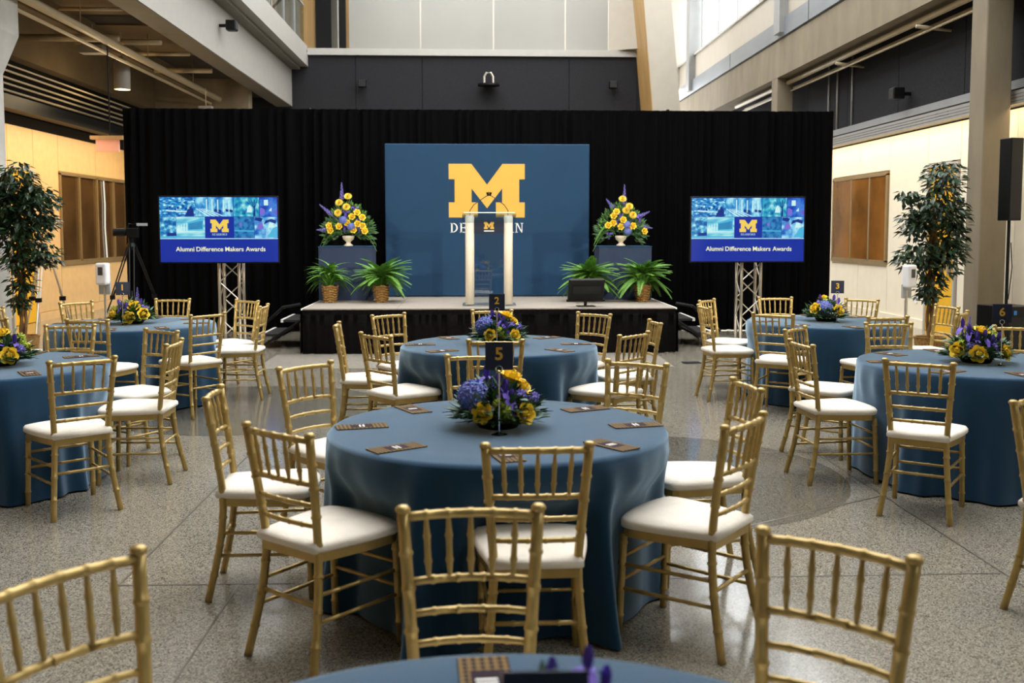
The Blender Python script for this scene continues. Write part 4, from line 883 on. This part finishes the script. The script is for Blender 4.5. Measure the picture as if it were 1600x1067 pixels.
    for m_, (e0, e1) in zip(ws, ex_):
        put('title_word', m_, sp, (xx-e0*k_, -.004, zz), (PI/2, 0, 0), (k_, .92, 1)); xx += (e1-e0+.032)*k_
    t = thing('truss_stand', tlabel, 'truss', (cx+.1, y+.28, 0)); a = .145
    for sx in (-1, 1):
        for sy in (-1, 1): MB().tube([(sx*a, sy*a, .01), (sx*a, sy*a, 1.7)], .024, 8).build('chord', M_alu, t, True)
    for face in range(4):
        g = MB(); c, s = math.cos(face*PI/2), math.sin(face*PI/2)
        def Q(u, z): return (u*c+a*s, u*s-a*c, z)
        for k in range(6): z = .08+k*.27; sgn = 1 if k % 2 else -1; g.tube([Q(-a*sgn, z), Q(a*sgn, z+.27)], .009, 6)
        g.build('lacing', M_alu, t)
    MB().box(-.35, .35, -.35, .35, 0, .012).build('base_plate', M_alu, t); MB().box(-.3, .3, -.2, -.13, 1.45, 1.9).build('screen_bracket', M_black, t)
tv(-3.69, 14.72, 'flat screen showing the awards slide, beside the video tripod', 'aluminium box truss holding the screen beside the video tripod', R(3)); tv(4.1, 14.72, 'flat screen showing the awards slide, towards the loudspeaker', 'aluminium box truss holding the screen towards the loudspeaker', R(-2))

# ------------------------------------------------------------------ tripods, dispensers, loudspeaker
def tripod(loc, h, spread, label, m, name, rz, twin=.03):
    o = thing(name, label, 'tripod', loc, rz)
    for k in range(3):
        a = TAU*k/3+.5; d = Vector((math.cos(a), math.sin(a), 0)); s = Vector((-d.y, d.x, 0))*twin
        g = MB()
        for q in (-1, 1): g.tube([Vector((0, 0, h))+d*.05+s*q, d*spread*.55+s*q+Vector((0, 0, h*.47))], .011, 6)
        g.tube([d*spread*.45+Vector((0, 0, h*.56)), d*spread+Vector((0, 0, .02))], .012, 6); lg = g.build('leg', m, o)
        MB().box(-.035, .035, -.035, .035, -.03, .03).build('clamp', M_black, lg, loc=d*spread*.53+Vector((0, 0, h*.48))); MB().lathe([(.018, -.02), (.02, 0), (.012, .02)], 8).build('rubber_foot', M_black, lg, loc=d*spread+Vector((0, 0, .02)))
    MB().lathe([(.06, h-.05), (.07, h), (.05, h+.05)], 16).build('crown', M_black, o)
    return o
o = tripod((-4.9, 14.55, 0), 1.42, .62, 'black video tripod standing before the drapes', M_blackm, 'video_tripod', .3)
MB().lathe([(.04, 1.46), (.045, 1.54)], 12).build('fluid_head', M_black, o); MB().tube([(0, 0, 1.5), (-.08, -.3, 1.3)], .01, 6).build('pan_handle', M_black, o)
vc = thing('video_camera', 'black video camera mounted on tripod before the drapes', 'camera', (-4.9, 14.55, 1.545), R(8))
soft(MB().box(-.06, .1, -.06, .06, 0, .14).build('body', M_black, vc), .01); MB().lathe([(.04, 0), (.055, .02), (.055, .14), (.06, .18)], 16).build('lens', M_black, vc, loc=(-.06, 0, .08), rot=(0, R(-90), 0)); MB().tube([(-.05, 0, .14), (-.03, 0, .2), (.09, 0, .2), (.1, 0, .14)], .012, 6).build('handle', M_black, vc); MB().box(.08, .22, -.02, .03, .17, .21).build('viewfinder', M_grey, vc)
tripod((-6.05, 14.3, 0), 1.42, .45, 'silver tripod stand with black clamps beside the ficus', M_alu, 'silver_tripod', .1, .02)
def sanitizer(x, y, label, rz):
    o = thing('sanitizer_stand', label, 'dispenser', (x, y, 0), rz)
    MB().lathe([(.15, 0), (.15, .012), (.03, .02)], 24).build('base', M_grey, o); MB().tube([(0, 0, .01), (0, 0, .95)], .016, 8).build('pole', M_alu, o)
    MB().box(-.075, .075, -.012, .012, .86, 1.02).build('drip_tray', M_grey, o); bd = soft(MB().box(-.075, .075, -.09, .02, .98, 1.25).build('dispenser', M_plast, o), .025, 3); MB().box(-.032, .032, -.094, -.088, 1.1, 1.2).build('refill_window', M_dkw, bd)
sanitizer(-4.55, 12.5, 'white sanitizer dispenser stand near table one', R(-12)); sanitizer(5.08, 11.45, 'white sanitizer dispenser stand near the dark ficus', R(28))
sp = thing('loudspeaker_column', 'black column loudspeaker on pole over subwoofer beside concrete column', 'loudspeaker', (6.58, 12.0, 0), R(12))
soft(MB().box(-.09, .09, -.1, .1, 1.77, 2.77).build('line_array', M_black, sp), .01); MB().box(-.08, .08, -.105, -.1, 1.79, 2.75).build('grille', M_grille, sp); MB().tube([(0, 0, .73), (0, 0, 1.8)], .02, 8).build('pole', M_black, sp); MB().tube([(.03, -.01, 1.5), (.05, -.02, 1.2), (.02, -.01, .8)], .006, 5).build('cable', M_black, sp)
sb = soft(MB().box(-.22, .25, -.25, .25, 0, .73).build('subwoofer', M_black, sp), .012); MB().box(-.17, .2, -.255, -.25, .05, .6).build('sub_grille', M_grille, sb); MB().box(-.1, -.06, -.256, -.251, .63, .68).build('blue_badge', mat_emit('blue_led', '#2a6fb0', .6), sb)
